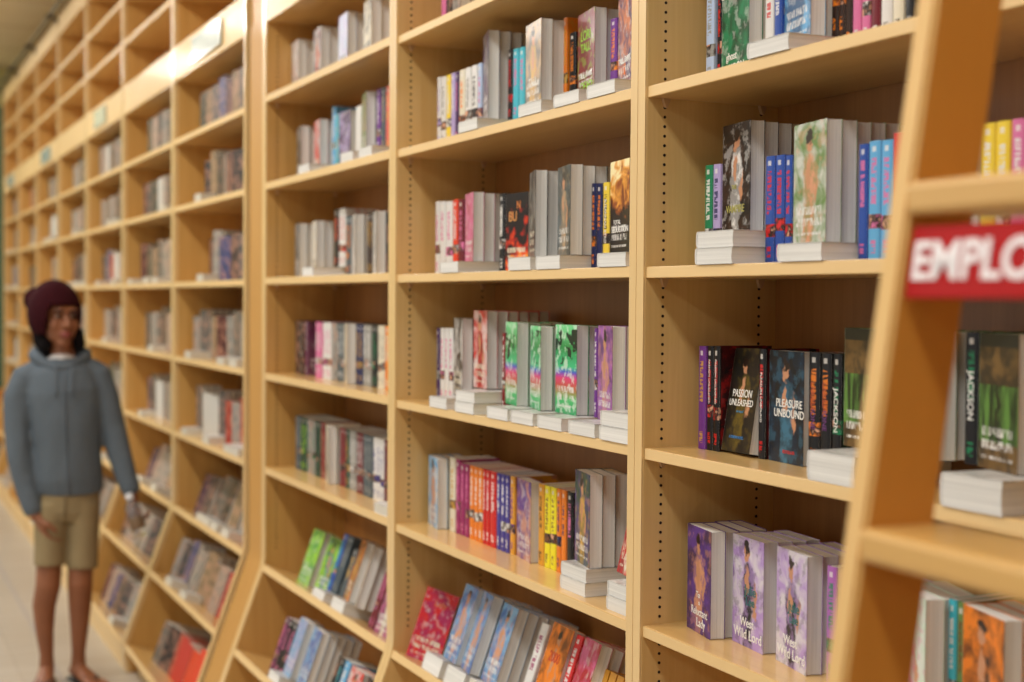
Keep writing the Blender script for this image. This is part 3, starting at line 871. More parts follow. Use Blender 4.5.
def text(parent, txt, size, loc, rotm, col, bold=.0, sx=1.0, align='CENTER', name='lettering', label=None):
    cu = bpy.data.curves.new(name, 'FONT'); cu.body = txt; cu.size = size
    cu.align_x = align; cu.align_y = 'CENTER'; cu.extrude = .00025; cu.offset = bold; cu.space_character = 1.0
    o = bpy.data.objects.new(name, cu); C.objects.link(o); o.parent = parent
    m = Matrix(rotm).transposed().to_4x4()
    o.matrix_local = Matrix.Translation(loc) @ m @ Matrix.Diagonal((sx, 1, 1, 1))
    key = 'ink_%02x%02x%02x' % tuple(col)
    m_ = bpy.data.materials.get(key) or plain(key, col, .4)
    bpy.context.view_layer.update()
    me = bpy.data.meshes.new_from_object(o.evaluated_get(bpy.context.evaluated_depsgraph_get()))
    ml = o.matrix_local.copy()
    bpy.data.objects.remove(o)
    q = link(name, me, m_, parent); q.matrix_local = ml
    return q
text(s, 'EMPLOYEES ONLY', .046, (.005, -.0008, -.001), ((1, 0, 0), (0, 0, 1), (0, -1, 0)), (244, 236, 236), bold=.0012, sx=1.0, align='LEFT')
FR = ((0, 1, 0), (0, 0, 1), (1, 0, 0))
SPI = ((0, 0, -1), (1, 0, 0), (0, -1, 0))
# ------------------------------------------------------------------ books
BT, BW, BH = .025, .105, .172
def cover_mesh():
    bm = bmesh.new()
    g = .0007
    x, y0, y1 = BT / 2, -BW / 2, BW / 2
    outer = [(x, y1), (x, y0 + .004), (x - .001, y0 + .0012), (x * .55, y0 - .0004), (0, y0 - .0008), (-x * .55, y0 - .0004), (-x + .001, y0 + .0012), (-x, y0 + .004), (-x, y1)]
    inner = [(-x + g, y1), (-x + g, y0 + .004), (0, y0 + .0012), (x - g, y0 + .004), (x - g, y1)]
    o0 = [bm.verts.new((a, b, 0)) for a, b in outer]; o1 = [bm.verts.new((a, b, BH)) for a, b in outer]
    i0 = [bm.verts.new((a, b, 0)) for a, b in inner]; i1 = [bm.verts.new((a, b, BH)) for a, b in inner]
    n = len(outer)
    for k in range(n - 1):
        f = bm.faces.new((o0[k], o1[k], o1[k + 1], o0[k + 1]))
        f.material_index = 1 if k == 0 else (2 if k == n - 2 else 0)
    for k in range(len(inner) - 1):
        f = bm.faces.new((i0[k], i1[k], i1[k + 1], i0[k + 1])); f.material_index = 2
    f = bm.faces.new((o0[-1], o1[-1], i1[0], i0[0])); f.material_index = 2
    f = bm.faces.new((i0[-1], i1[-1], o1[0], o0[0])); f.material_index = 1
    # rims
    for o_, i_ in ((o0, i0), (o1, i1)):
        for a, b in (((0, 1), (4, 3)), ((1, 2, 3, 4), (2, 3)), ((4, 5, 6, 7), (1, 2)), ((7, 8), (0, 1))):
            ov = [o_[q] for q in a]
            iv = [i_[q] for q in b]
            if a == (0, 1): vs = ov + [i_[3], i_[4]]
            elif a == (7, 8): vs = ov + [i_[0], i_[1]]
            elif a == (1, 2, 3, 4): vs = ov + [i_[2], i_[3]]
            else: vs = ov + [i_[1], i_[2]]
            bm.faces.new(vs)
    bmesh.ops.recalc_face_normals(bm, faces=bm.faces[:])
    me = bpy.data.meshes.new('paperback_cover'); bm.to_mesh(me); bm.free()
    for m in (SPINE, FRONT['plain'], BACK): me.materials.append(m)
    return me
def page_mesh():
    bm = bmesh.new()
    x = BT / 2 - .0008
    y0, y1 = -BW / 2 + .0016, BW / 2 - .0008
    pts = [(-x, y0), (x, y0), (x, y1), (x * .5, y1 - .0014), (0, y1 - .0019), (-x * .5, y1 - .0014), (-x, y1)]
    a = [bm.verts.new((p, q, .0008)) for p, q in pts]; b = [bm.verts.new((p, q, BH - .0008)) for p, q in pts]
    bm.faces.new(a[::-1]); bm.faces.new(b)
    for i in range(len(pts)):
        bm.faces.new((a[i], a[(i + 1) % len(pts)], b[(i + 1) % len(pts)], b[i]))
    me = bpy.data.meshes.new('paperback_pages'); bm.to_mesh(me); bm.free()
    me.materials.append(PAGE)
    return me
CM, PM = cover_mesh(), page_mesh()
proto = bpy.data.objects.new('paperback_book', CM)
proto_pages = bpy.data.objects.new('page_block', PM)
NBOOK = [0]
SMALL_BOOKS = []
def book(mat, t, w, h, cols, style='plain', fig=0., ink='white', txt=1., label='', group='', fmix=.75):
    bid = NBOOK[0]; NBOOK[0] += 1
    seed = random.random()
    if bid in UNSEEN: return None
    if bid in SMALL:
        SMALL_BOOKS.append((mat, t, w, h, lin(COL[cols[0]]))); return None
    o = proto.copy(); C.objects.link(o)
    p = proto_pages.copy(); C.objects.link(p); p.parent = o
    o.matrix_world = mat @ Matrix.Diagonal((t / BT, w / BW, h / BH, 1))
    for k, c in zip(('c1', 'c2', 'c3'), cols): o[k] = list(lin(COL[c]))
    o['seed'] = seed; o['fig'] = fig; o['ink'] = list(lin(COL[ink])); o['txt'] = txt; o['fmix'] = fmix
    if style != 'plain':
        sl = o.material_slots[1]; sl.link = 'OBJECT'; sl.material = FRONT[style]
    tag(o, label, 'book', group)
    if DEBUG_IDS: o['bid'] = bid
    return o
ORD = ['first', 'second', 'third', 'fourth', 'fifth', 'sixth', 'seventh', 'eighth', 'ninth', 'tenth', 'eleventh', 'twelfth', 'thirteenth', 'fourteenth', 'fifteenth',
       'sixteenth', 'seventeenth', 'eighteenth', 'nineteenth', 'twentieth', 'twenty-first', 'twenty-second', 'twenty-third', 'twenty-fourth', 'twenty-fifth', 'twenty-sixth', 'twenty-seventh', 'twenty-eighth', 'twenty-ninth', 'thirtieth']
SHELF = {1: 'highest visible shelf', 2: 'above-eye-level shelf', 3: 'eye-level shelf', 4: 'chest-high shelf', 5: 'waist-high shelf', 6: 'upper sloping shelf', 7: 'lower sloping shelf'}
BAYN = {4: 'ladder bay', 3: 'middle bay', 2: 'filler-side bay'}
SL7 = {6: 0.0, 7: .285}
def frame(bay, lv):
    """origin and tilt matrix of a shelf top at its front edge"""
    if lv < 6: return Matrix.Translation((0, 0, LEVELS[bay][lv - 1]))
    y, z = slope_pt(SL7[lv]); z += LEVELS[bay][5] - KNEE
    return Matrix.Translation((0, y, z)) @ Matrix.Rotation(-TILT, 4, 'X')
def style_of(c1, c2):
    if c1 == 'iridescent': return 'iridescent'
    if c1 == 'forest green': return 'woods'
    if c2 == 'fire': return 'fire'
    if c1 == 'fire dark': return 'gold'
    return 'plain'
NAMED = {}
for (bay, lv), row in BOOKS.items():
    F = frame(bay, lv)
    n = nf = 0
    grp = 'paperbacks on the %s of the %s' % (SHELF[lv], BAYN[bay])
    where = '%s, %s' % (SHELF[lv], BAYN[bay])
    for it in row:
        if it[0] == 'S':
            _, X, t, h, dy, zo, c1, c2, desc = it
            lab = '%s spine, %s from left on %s of %s' % (desc, ORD[n], SHELF[lv], BAYN[bay])
            m = F @ Matrix.Translation((X + t / 2, dy + BW / 2, zo + .0003))
            o = book(m, t, BW, h, (c1, c2, c2), style_of(c1, ''), label=lab, group=grp, fig=.0, fmix=.12)
            NAMED[(bay, lv, n)] = o
            n += 1
        elif it[0] == 'C':
            _, X, t, h, dy, zo, k, rot, lean, wd, c1, c2, c3, desc = it
            r = R(rot)
            for j in range(k):
                if j == 0: lab = 'face-out %s cover, %s from left on %s of %s' % (desc, ORD[n], SHELF[lv], BAYN[bay])
                else: lab = '%s copy, %s deep behind %s from left, %s' % (desc, ORD[j], ORD[n], where)
                cx = X + wd / 2 * math.cos(r) - (-t / 2) * math.sin(r) * -1 * 0
                off = j * (t + .0006) / math.cos(r)
                cy = dy + wd / 2 * math.sin(r) + t / 2 / math.cos(r) + off + (abs(math.sin(r)) * .0)
                hj = h - (0 if j == 0 else random.uniform(0, .002))
                m = F @ Matrix.Translation((cx + random.uniform(0, .0015) * (j > 0), cy, zo + .0003 + (t / 2 + wd / 2 * abs(math.sin(r))) * abs(math.sin(R(lean))))) @ Matrix.Rotation(-R(lean), 4, 'X') @ Matrix.Rotation(-PI / 2 + r, 4, 'Z')
                ink = 'black' if sum(COL[c1]) > 560 else 'white'
                if 'lime' in (c1, c2) and c1 == 'dark red': ink = 'lime'
                if c1 == 'red' or c1 == 'black': ink = 'cream'
                has_txt = 0. if (desc.startswith(('lilac cow', 'green grave', 'olive', 'midnight', 'black and white vamp', 'dark violet gown'))) else 1.
                o = book(m, t, wd, hj, (c1, c2, c3), style_of(c1, c2), label=lab, group=grp, fig=0. if (c3 in ('grey', 'white', 'lime') and not desc.startswith('black and white vamp')) else 1., ink=ink, txt=has_txt)
                if j == 0: NAMED[(bay, lv, n)] = o
            n += 1
        else:
            _, X, k, t, dy = it
            for j in range(k):
                which = '' if k == 1 else ('lower ' if j == 0 else 'upper ')
                lab = '%sflat-lying paperback, pages outward, %s riser from left, %s' % (which, ORD[nf], where)
                # lying flat: thickness up, head towards the aisle
                Rm = Matrix(((0, 1, 0, 0), (0, 0, 1, 0), (1, 0, 0, 0), (0, 0, 0, 1)))
                m = F @ Matrix.Translation((X + BW / 2, dy + (.002 if j else 0), j * (t + .0004) + t / 2 + .0003)) @ Rm
                o = book(m, t, BW, .172, ('white', 'grey', 'grey'), label=lab, group=grp + ', lying flat')
            nf += 1
bpy.data.objects.remove(proto); bpy.data.objects.remove(proto_pages)

NAMED = {k: v for k, v in NAMED.items() if v}
def find(bay, lv, s, k=0):
    L = [o for key, o in NAMED.items() if key[:2] == (bay, lv) and (o['label'].startswith(s) or o['label'].startswith('face-out ' + s))]
    return L[k] if len(L) > k else None
def ctext(bay, lv, s, k, lines):
    o = find(bay, lv, s, k)
    if not o: return
    for txt, size, u, v, col in lines:
        text(o, txt, size, (BT / 2 + .0004, u * BW, v * BH), FR, col, bold=size * .008, name='title_lettering')
def stext(bay, lv, s, k, lines):
    o = find(bay, lv, s, k)
    if not o: return
    for txt, size, u, v, col in lines:
        text(o, txt, size, (u * BT, -BW / 2 - .0012, v * BH), SPI, col, bold=size * .008, name='title_lettering')
Wt = (240, 238, 232)
ctext(4, 2, 'green graveyard', 0, [('HEATHER', .020, 0, .95, Wt), ('GRAHAM', .026, 0, .80, Wt), ('ghost', .018, -.1, .19, Wt), ('MOON', .018, .08, .08, Wt)])
ctext(4, 3, 'black and white vampire', 0, [('THE', .01, -.05, .42, (176, 170, 90)), ('VAMPIRE', .017, 0, .22, (176, 170, 90))])
ctext(4, 4, 'olive', 0, [('PASSION', .018, 0, .56, Wt), ('UNLEASHED', .0155, 0, .47, Wt), ('the sequel', .006, 0, .39, (80, 140, 180)), ('A DEMON NOVEL', .0065, 0, .14, (70, 130, 190))])
ctext(4, 4, 'midnight', 0, [('PLEASURE', .0175, .1, .53, Wt), ('UNBOUND', .0175, .1, .44, Wt), ('BESTSELLER', .007, .1, .10, (200, 60, 60))])
ctext(4, 5, 'dark violet gown', 0, [('To', .014, 0, .36, Wt), ('a', .012, .05, .29, Wt), ('Reluctant', .018, .05, .20, Wt), ('Lady', .02, .12, .10, Wt)])
for k in (0, 1):
    ctext(4, 5, 'lilac cowboy', k, [('Julie', .022, .1, .52, (40, 110, 110)), ('Lee', .02, .1, .42, (40, 110, 110)), ('West', .02, 0, .22, Wt), ('Wild Lord', .022, .03, .11, Wt)])
ctext(3, 3, 'black and flame', 0, [('N', .024, .1, .84, (216, 130, 60)), ('BU', .030, -.15, .70, (216, 150, 80)), ('D', .034, -.15, .14, (226, 140, 50))])
ctext(3, 3, 'black and fire gold', 0, [('TOTAL', .012, -.1, .34, Wt), ('SEDUCTION', .016, .05, .26, Wt)])
ctext(3, 2, 'dark red with lime', 0, [('LORI', .028, .0, .72, (150, 206, 56)), ('TALL', .026, .0, .58, (150, 206, 56)), ('TALL, DARK', .015, 0, .26, Wt), ('DEAD', .026, .05, .13, (150, 206, 56))])
ctext(3, 2, 'dark purple and orange', 0, [('TALL, DARK', .016, 0, .28, Wt), ('&', .02, 0, .16, (236, 120, 40))])
ctext(3, 2, 'cream and gold', 0, [('TALL', .024, 0, .30, Wt)])
ctext(3, 6, 'crimson and magenta', 0, [('Lady', .02, .05, .82, (210, 120, 60))])
ctext(3, 6, 'orange fire', 0, [('2000', .026, 0, .66, (190, 60, 30)), ('Spirit', .020, -.05, .16, Wt), ('Rider', .02, 0, .07, Wt)])
for k in range(2):
    stext(4, 4, 'black and orange spine', k, [('LARISSA', .012, -.05, .62, (190, 90, 50)), ('IONE', .013, -.02, .42, (110, 60, 120))])
stext(4, 4, 'black and green', 0, [('JACKSON', .015, 0, .52, Wt)])
stext(4, 4, 'black and green', 1, [('JACKSON', .015, 0, .52, Wt)])
stext(4, 4, 'black spine', 0, [('PLEASURE UNBOUND', .008, 0, .56, Wt)])
for k in range(2): stext(4, 4, 'black and red', k, [('PASSION UNLEASHED', .0075, 0, .66, Wt)])
stext(3, 3, 'yellow and black', 0, [('SUSANNAH BYRD', .011, 0, .55, Wt)])
stext(3, 3, 'black with white', 0, [('BURNING', .013, 0, .62, Wt)])
stext(4, 2, 'black and red', 0, [('GRAHAM', .010, 0, .55, (220, 60, 40))])

# --- every other book of the wall: the far bays, past counting
def stuff_books():
    bm = bmesh.new()
    cl = bm.loops.layers.float_color.new('bookcol')
    pal = [(150, 148, 142)] * 4 + [(92, 90, 88)] * 2 + [(60, 60, 64), (34, 32, 36), (30, 28, 34), (84, 30, 34), (176, 52, 36), (48, 64, 120), (206, 204, 198), (150, 124, 92), (84, 64, 54), (74, 50, 74), (44, 62, 52), (168, 150, 136)]
    page = lin((212, 205, 190))
    def cube(M, x0, x1, y0, y1, z0, z1, c):
        P = [M @ Vector(p) for p in ((x0, y0, z0), (x1, y0, z0), (x1, y1, z0), (x0, y1, z0), (x0, y0, z1), (x1, y0, z1), (x1, y1, z1), (x0, y1, z1))]
        v = [bm.verts.new(p) for p in P]
        for f in ((3, 2, 1, 0), (4, 5, 6, 7), (0, 1, 5, 4), (1, 2, 6, 5), (2, 3, 7, 6), (3, 0, 4, 7)):
            fc = bm.faces.new([v[i] for i in f])
            for l in fc.loops: l[cl] = (*c, 1)
    def bk(M, t, w, h, c):
        g = .0012
        cube(M, -t / 2 + g, t / 2 - g, -w / 2 + g, w / 2 - .001, .001, h - .001, page)
        cube(M, -t / 2, t / 2, -w / 2, -w / 2 + g, 0, h, c)
        cube(M, -t / 2, -t / 2 + g, -w / 2 + g, w / 2, 0, h, c)
        cube(M, t / 2 - g, t / 2, -w / 2 + g, w / 2, 0, h, c)
    rnd = random.Random(5)
    Rm = Matrix(((0, 1, 0, 0), (0, 0, 1, 0), (1, 0, 0, 0), (0, 0, 0, 1)))
    for b in range(1, -6, -1):
        x0, x1 = BAYS[b][0], BAYS[b][1]
        for lv in range(1, 9):
            if lv < 6: F = Matrix.Translation((0, 0, LEVELS[b][lv - 1]))
            else:
                y, z = slope_pt({6: 0, 7: .285, 8: .60}[lv]); z += LEVELS[b][5] - KNEE
                F = Matrix.Translation((0, y, z)) @ Matrix.Rotation(-TILT, 4, 'X')
            X = x0 + rnd.uniform(.03, .3)
            fill = x1 - rnd.choice((.03, .05, .1, .3 if b < 1 else .08))
            tall = lv == 1
            redrow = (b, lv) in ((1, 8),)
            while X < fill - .11:
                c = lin(rnd.choice(pal))
                if redrow and X > x0 + .5: c = lin(rnd.choice([(196, 34, 28), (220, 70, 30), (120, 24, 30)]))
                if rnd.random() < (.85 if tall else .5):
                    k = rnd.randint(3, 6); t = rnd.uniform(.024, .03); r = R(rnd.uniform(-2, 12)); h = rnd.uniform(.168, .176) if not tall else rnd.uniform(.17, .2)
                    fz = 0
                    if rnd.random() < .36 and not tall:
                        tf = rnd.uniform(.024, .03)
                        bk(F @ Matrix.Translation((X + .052, .003, tf / 2)) @ Rm, tf, .105, .172, lin((200, 198, 190))); fz = tf
                    for j in range(k):
                        bk(F @ Matrix.Translation((X + .0525 * math.cos(r), .08 + .052 * math.sin(r) + j * t / math.cos(r), fz)) @ Matrix.Rotation(-PI / 2 + r, 4, 'Z'), t - .0008, .105, h - .002 * rnd.random(), c)
                    X += .107
                else:
                    t = rnd.uniform(.018, .03)
                    for j in range(rnd.choice((1, 1, 2, 3))):
                        if X + t > fill: break
                        bk(F @ Matrix.Translation((X + t / 2, .085 + .0525, 0)), t - .0008, .105, rnd.uniform(.165, .173), c)
                        X += t
                    X += .001
    for M_, t_, w_, h_, c_ in SMALL_BOOKS: bk(M_, t_, w_, h_, c_)
    me = bpy.data.meshes.new('paperbacks'); bm.to_mesh(me); bm.free()
    t = NT('far_paperbacks')
    a = t.n('ShaderNodeAttribute', attribute_name='bookcol')
    tc = t.n('ShaderNodeTexCoord')
    n = t.noise(tc.outputs['Object'], 34, 4, .7)
    sx_ = t.n('ShaderNodeSeparateColor'); t.l(a.outputs['Color'], sx_.inputs[0])
    notpage = t.math('LESS_THAN', sx_.outputs[0], .55)
    c_ = t.mix(t.math('MULTIPLY', t.math('MULTIPLY', t.ramp(n, [(.5, 0.0), (.58, 1.0)]), .6), notpage), a.outputs['Color'], lin((190, 140, 116)))
    t.col(t.mix(t.math('MULTIPLY', t.math('MULTIPLY', t.ramp(n, [(.38, 1.0), (.46, 0.0)]), .6), notpage), c_, lin((30, 26, 30)))); t.set(rough=.4)
    o = link('paperbacks', me, t.m)
    tag(o, 'rows of paperbacks filling the blurred far bays beyond the filler panel', 'books', kind='stuff')
stuff_books()
# ------------------------------------------------------------------ the walking person
P0 = Vector((-5.9, -.45, 0))
person = empty('person', P0)
person.rotation_euler = (0, 0, math.atan2(.99147, .13035))
tag(person, 'person in maroon beanie, grey hoodie and khaki shorts walking beside the shelves', 'person')
def remesh(o, vox, sm=3):
    m = o.modifiers.new('r', 'REMESH'); m.mode = 'VOXEL'; m.voxel_size = vox; m.use_smooth_shade = True
    if sm:
        s = o.modifiers.new('s', 'SMOOTH'); s.factor = .5; s.iterations = sm
def cloth(name, a, b, scale=60, bump=.3):
    t = NT(name); tc = t.n('ShaderNodeTexCoord')
    n = t.noise(tc.outputs['Object'], scale, 4, .7)
    t.col(t.mix(n, lin(a), lin(b))); t.set(rough=.95, sheen=.0, spec=.1)
    n2 = t.noise(t.mapping(tc.outputs['Object'], (1, 1, .5)), 11, 3, .5)
    bp = t.n('ShaderNodeBump'); bp.inputs['Strength'].default_value = bump; bp.inputs['Distance'].default_value = .02
    t.l(n2, bp.inputs['Height']); t.l(bp.outputs[0], t.b.inputs['Normal'])
    return t.m
skin_m = NT('brown_skin'); _tc = skin_m.n('ShaderNodeTexCoord')
skin_m.col(skin_m.mix(skin_m.noise(_tc.outputs['Object'], 14, 3, .5), lin((124, 74, 46)), lin((152, 96, 62))))
skin_m.set(rough=.5); skin_m.b.inputs['Subsurface Weight'].default_value = .08
skin_m.b.inputs['Subsurface Radius'].default_value = (.01, .004, .002); skin_m = skin_m.m
hoodie_m = cloth('heather_grey_fleece', (84, 93, 101), (108, 118, 127), 160, .8)
khaki_m = cloth('khaki_cotton', (138, 122, 90), (158, 140, 106), 120, .35)
beanie_m = cloth('maroon_knit', (40, 10, 15), (60, 20, 26), 200, .4)
HC = Vector((-.022, .0, 1.482))
HR = Matrix.Translation(HC) @ Matrix.Rotation(R(20), 4, 'Z')
bm = bmesh.new()
hb = bmesh.new()
ball(hb, (0, .018, .022), (.073, .09, .092))
ball(hb, (0, -.012, -.048), (.061, .066, .066))
ball(hb, (0, -.046, -.104), (.027, .026, .022))
ball(hb, (-.034, -.046, -.035), (.026, .028, .03)); ball(hb, (.034, -.046, -.035), (.026, .028, .03))
tube(hb, [(0, -.068, .012), (0, -.086, -.014), (0, -.098, -.036), (0, -.084, -.047)], [.008, .010, .0145, .009], 12)
ball(hb, (-.0125, -.082, -.04), (.009, .011, .008)); ball(hb, (.0125, -.082, -.04), (.009, .011, .008))
tube(hb, [(-.05, -.05, .02), (-.025, -.072, .026), (0, -.074, .022), (.025, -.072, .026), (.05, -.05, .02)], [.009, .011, .01, .011, .009], 10, side=(0, 0, 1))
tube(hb, [(-.026, -.066, -.07), (0, -.078, -.068), (.026, -.066, -.07)], [.006, .011, .006], 10, side=(0, 0, 1))
ball(hb, (-.077, .02, -.02), (.012, .02, .032)); ball(hb, (.077, .02, -.02), (.012, .02, .032))
bmesh.ops.transform(hb, matrix=HR, verts=hb.verts[:])
me_ = bpy.data.meshes.new('h'); hb.to_mesh(me_); hb.free(); bm.from_mesh(me_)
tube(bm, [(-.018, .02, 1.43), (-.012, .03, 1.36), (-.006, .035, 1.28), (0, .03, 1.2)], [(.044, .05), (.044, .045), (.058, .055), (.09, .07)])
tube(bm, [(0, .03, 1.26), (.0, .02, 1.1), (.005, .02, .95), (.01, .025, .82), (.01, .03, .76)], [(.11, .07), (.118, .085), (.105, .08), (.10, .08), (.08, .06)], side=(1, 0, 0))
# arms
tube(bm, [(-.12, .03, 1.24), (-.168, .03, 1.14), (-.172, .02, 1.0), (-.15, 0, .85), (-.116, -.02, .71), (-.106, -.025, .675)], [.042, .04, .034, .032, .023, .024])
tube(bm, [(.10, .03, 1.25), (.148, .03, 1.14), (.185, .02, 1.01), (.222, -.01, .88), (.254, -.03, .775), (.262, -.035, .745)], [.042, .04, .034, .032, .023, .024])
def hand(bm, wrist, d, nrm, thumb, curl, L=.165, w=.036):
    """palm along d, back of hand along nrm; fingers bend away from nrm; thumb side given"""
    d = Vector(d).normalized(); nrm = Vector(nrm); nrm = (nrm - d * nrm.dot(d)).normalized(); s = d.cross(nrm).normalized() * thumb
    wv = Vector(wrist)
    tube(bm, [wv, wv + d * .03, wv + d * .06, wv + d * .085], [(.024, .018), (.034, .015), (w + .002, .014), (w, .011)], 14, side=s)
    for i, (f, ln) in enumerate(((.9, .068), (.32, .076), (-.28, .07), (-.85, .055))):
        p = wv + d * .082 + s * w * f * .8
        a = curl[i]; pts = [p - d * .012, p]; dirv = d.copy()
        for seg in (.42, .32, .26):
            dirv = (Matrix.Rotation(a, 3, s * thumb) @ dirv).normalized()
            q = pts[-1] + dirv * ln * seg
            pts.append(q)
        tube(bm, pts, [.0095, .0092, .0082, .0076, .0058], 10)
    tp = wv + d * .03 + s * w * .7
    td = (d * .6 + s * .75 - nrm * .35).normalized()
    tube(bm, [tp - td * .01, tp + td * .028, tp + td * .028 + (td * .4 + d * .8 - nrm * .3).normalized() * .026, tp + td * .028 + (td * .2 + d * .9 - nrm * .4).normalized() * .048], [.013, .0115, .0098, .007], 10)
hand(bm, (-.108, -.025, .69), (.36, -.1, -.93), (-.85, -.45, -.3), -1, (R(-26), R(-30), R(-32), R(-34)), w=.031)
hand(bm, (.262, -.036, .755), (.12, -.32, -.94), (.95, -.2, .05), 1, (R(52), R(56), R(58), R(60)))
# legs and feet
tube(bm, [(-.052, .03, .77), (-.06, .02, .6), (-.062, .01, .47), (-.066, 0, .405), (-.082, .015, .32), (-.08, .02, .22), (-.072, .025, .12), (-.072, .03, .07)],
     [.052, .052, .050, .049, .0455, .036, .027, .03])
tube(bm, [(.062, .03, .77), (.06, .02, .6), (.058, .01, .47), (.056, 0, .405), (.056, .015, .32), (.054, .02, .22), (.05, .03, .12), (.05, .035, .07)],
     [.052, .052, .050, .049, .0455, .036, .027, .03])
def foot(bm, a, d):
    a = Vector(a); d = Vector(d).normalized(); s = Vector((-d.y, d.x, 0))
    tube(bm, [a - d * .045 + Vector((0, 0, .04)), a + Vector((0, 0, .05)), a + d * .07 + Vector((0, 0, .036)), a + d * .125 + Vector((0, 0, .026)), a + d * .15 + Vector((0, 0, .024))],
         [(.024, .022), (.031, .036), (.036, .024), (.042, .014), (.038, .01)], 14, side=s)
    for i, (f, l, r) in enumerate(((1, .045, .012), (.45, .04, .0085), (0, .036, .008), (-.45, .03, .0075), (-.9, .022, .0072))):
        p = a + d * .15 + s * .034 * f + Vector((0, 0, .024))
        tube(bm, [p - d * .02, p, p + d * l * .6 + Vector((0, 0, -.003)), p + d * l + Vector((0, 0, -.006))], [r * .9, r, r, r * .7], 8)
fa, fb = ((-.072, .03, .0), (-.12, -.99, 0)), ((.05, .035, .0), (.42, -.9, 0))
foot(bm, *fa); foot(bm, *fb)
o = obj('body', bm, skin_m, person); remesh(o, .0046, 3)
# face details
def hp(v): return HR @ Vector(v)
for sx in (-1, 1):
    bm = bmesh.new(); ball(bm, hp((sx * .03, -.066, .000)), (.0125, .009, .0055), Euler((0, 0, R(20))), 16)
    e = obj('eye', bm, plain('eye_white', (150, 134, 120), .3) if sx < 0 else bpy.data.materials['eye_white'], person, True)
    bm = bmesh.new(); ball(bm, hp((sx * .03 + .003, -.0742, .001)), (.0062, .0035, .0062), Euler((0, 0, R(20))), 12)
    obj('iris', bm, plain('dark_iris', (24, 14, 10), .2) if sx < 0 else bpy.data.materials['dark_iris'], e, True)
    bm = bmesh.new(); tube(bm, [hp((sx * .014, -.083, .018)), hp((sx * .03, -.081, .023)), hp((sx * .048, -.066, .017))], [.003, .0042, .002], 8, side=(0, 0, 1))
    obj('eyebrow', bm, plain('eyebrow_hair', (34, 22, 18), .8) if sx < 0 else bpy.data.materials['eyebrow_hair'], person, True)
bm = bmesh.new()
tube(bm, [hp((-.024, -.071, -.071)), hp((-.008, -.087, -.0655)), hp((0, -.0885, -.067)), hp((.008, -.087, -.0655)), hp((.024, -.071, -.071))], [.002, .005, .0045, .005, .002], 10, side=(0, 0, 1))
tube(bm, [hp((-.022, -.071, -.074)), hp((0, -.088, -.0785)), hp((.022, -.071, -.074))], [.002, .0065, .002], 10, side=(0, 0, 1))
obj('lips', bm, plain('lip_skin', (158, 78, 72), .4), person, True)
# hair below the beanie
bm = bmesh.new()
ball(bm, (-.092, .03, 1.40), (.034, .05, .055)); ball(bm, (.05, .035, 1.395), (.026, .045, .045)); ball(bm, (-.02, .085, 1.40), (.075, .04, .06))
ball(bm, (-.075, .0, 1.375), (.025, .035, .04)); ball(bm, (.058, .01, 1.375), (.022, .03, .03))
o = obj('hair', bm, cloth('black_hair', (16, 14, 16), (30, 26, 28), 90, .8), person); remesh(o, .008, 2)
# beanie
bm = bmesh.new()
c = Vector((-.040, .03, 1.492))
ball(bm, c, (.099, .115, .129), seg=72)
HI = HR.inverted()
kill = []
for v in bm.verts:
    q = HI @ v.co
    ang = abs(math.atan2(q.x, -(q.y - .0)))
    rim = .032 if ang < .72 else .032 - (ang - .72) * .42
    if q.z < max(-.075, rim): kill.append(v)
bmesh.ops.delete(bm, geom=kill, context='VERTS')
o = obj('beanie', bm, beanie_m, person, True)
sd = o.modifiers.new('s', 'SOLIDIFY'); sd.thickness = .007; sd.offset = 1
bm = bmesh.new(); ball(bm, (-.115, .085, 1.545), (.045, .055, .05)); obj('slouch', bm, beanie_m, o, True)
# hoodie
bm = bmesh.new()
tube(bm, [(.018, .025, .772), (.018, .024, .80), (.012, .02, .84), (.008, .015, .95), (.003, .012, 1.08), (-.006, .015, 1.18), (-.014, .022, 1.255), (-.016, .03, 1.305)],
     [(.127, .098), (.132, .102), (.134, .108), (.130, .105), (.137, .11), (.146, .108), (.14, .088), (.085, .07)], 32, side=(1, 0, 0))
tube(bm, [(-.095, .03, 1.262), (-.148, .03, 1.235), (-.178, .03, 1.16), (-.182, .02, 1.04), (-.172, .008, .92), (-.148, -.005, .8), (-.122, -.018, .715), (-.116, -.02, .695)],
     [.05, .058, .058, .052, .05, .044, .040, .033], 20)
tube(bm, [(.075, .03, 1.275), (.122, .03, 1.245), (.152, .03, 1.16), (.184, .02, 1.03), (.208, 0, .93), (.235, -.018, .835), (.252, -.03, .785), (.256, -.032, .766)],
     [.05, .058, .057, .052, .048, .043, .039, .033], 20)
o = obj('hoodie', bm, hoodie_m, person); remesh(o, .007, 3)
bm = bmesh.new()
pts = []; rad = []
for i in range(25):
    a = 2 * PI * (i + .0) / 24
    x = math.sin(a); y = -math.cos(a)          # a = 0 is the throat
    front = max(0, math.cos(a)) ** 1.5
    pts.append((-.018 + (.098 - .03 * front) * x, .03 + .082 * y, 1.316 - .040 * front + .016 * (1 - math.cos(a)) / 2)); rad.append(.016 + .020 * (1 - math.cos(a)) / 2)
tube(bm, pts, rad, 14, side=(0, 0, 1))
ball(bm, (-.035, .125, 1.285), (.105, .05, .07))
h = obj('hood', bm, hoodie_m, o); remesh(h, .007, 3)
bm = bmesh.new(); tube(bm, [(-.006, -.081, 1.262), (-.002, -.0965, 1.18), (.002, -.1, 1.08), (.006, -.092, .95), (.012, -.088, .84), (.018, -.078, .775)], [.0028] * 6, 8)
obj('zipper', bm, plain('zip_grey', (84, 92, 100), .5), o, True)
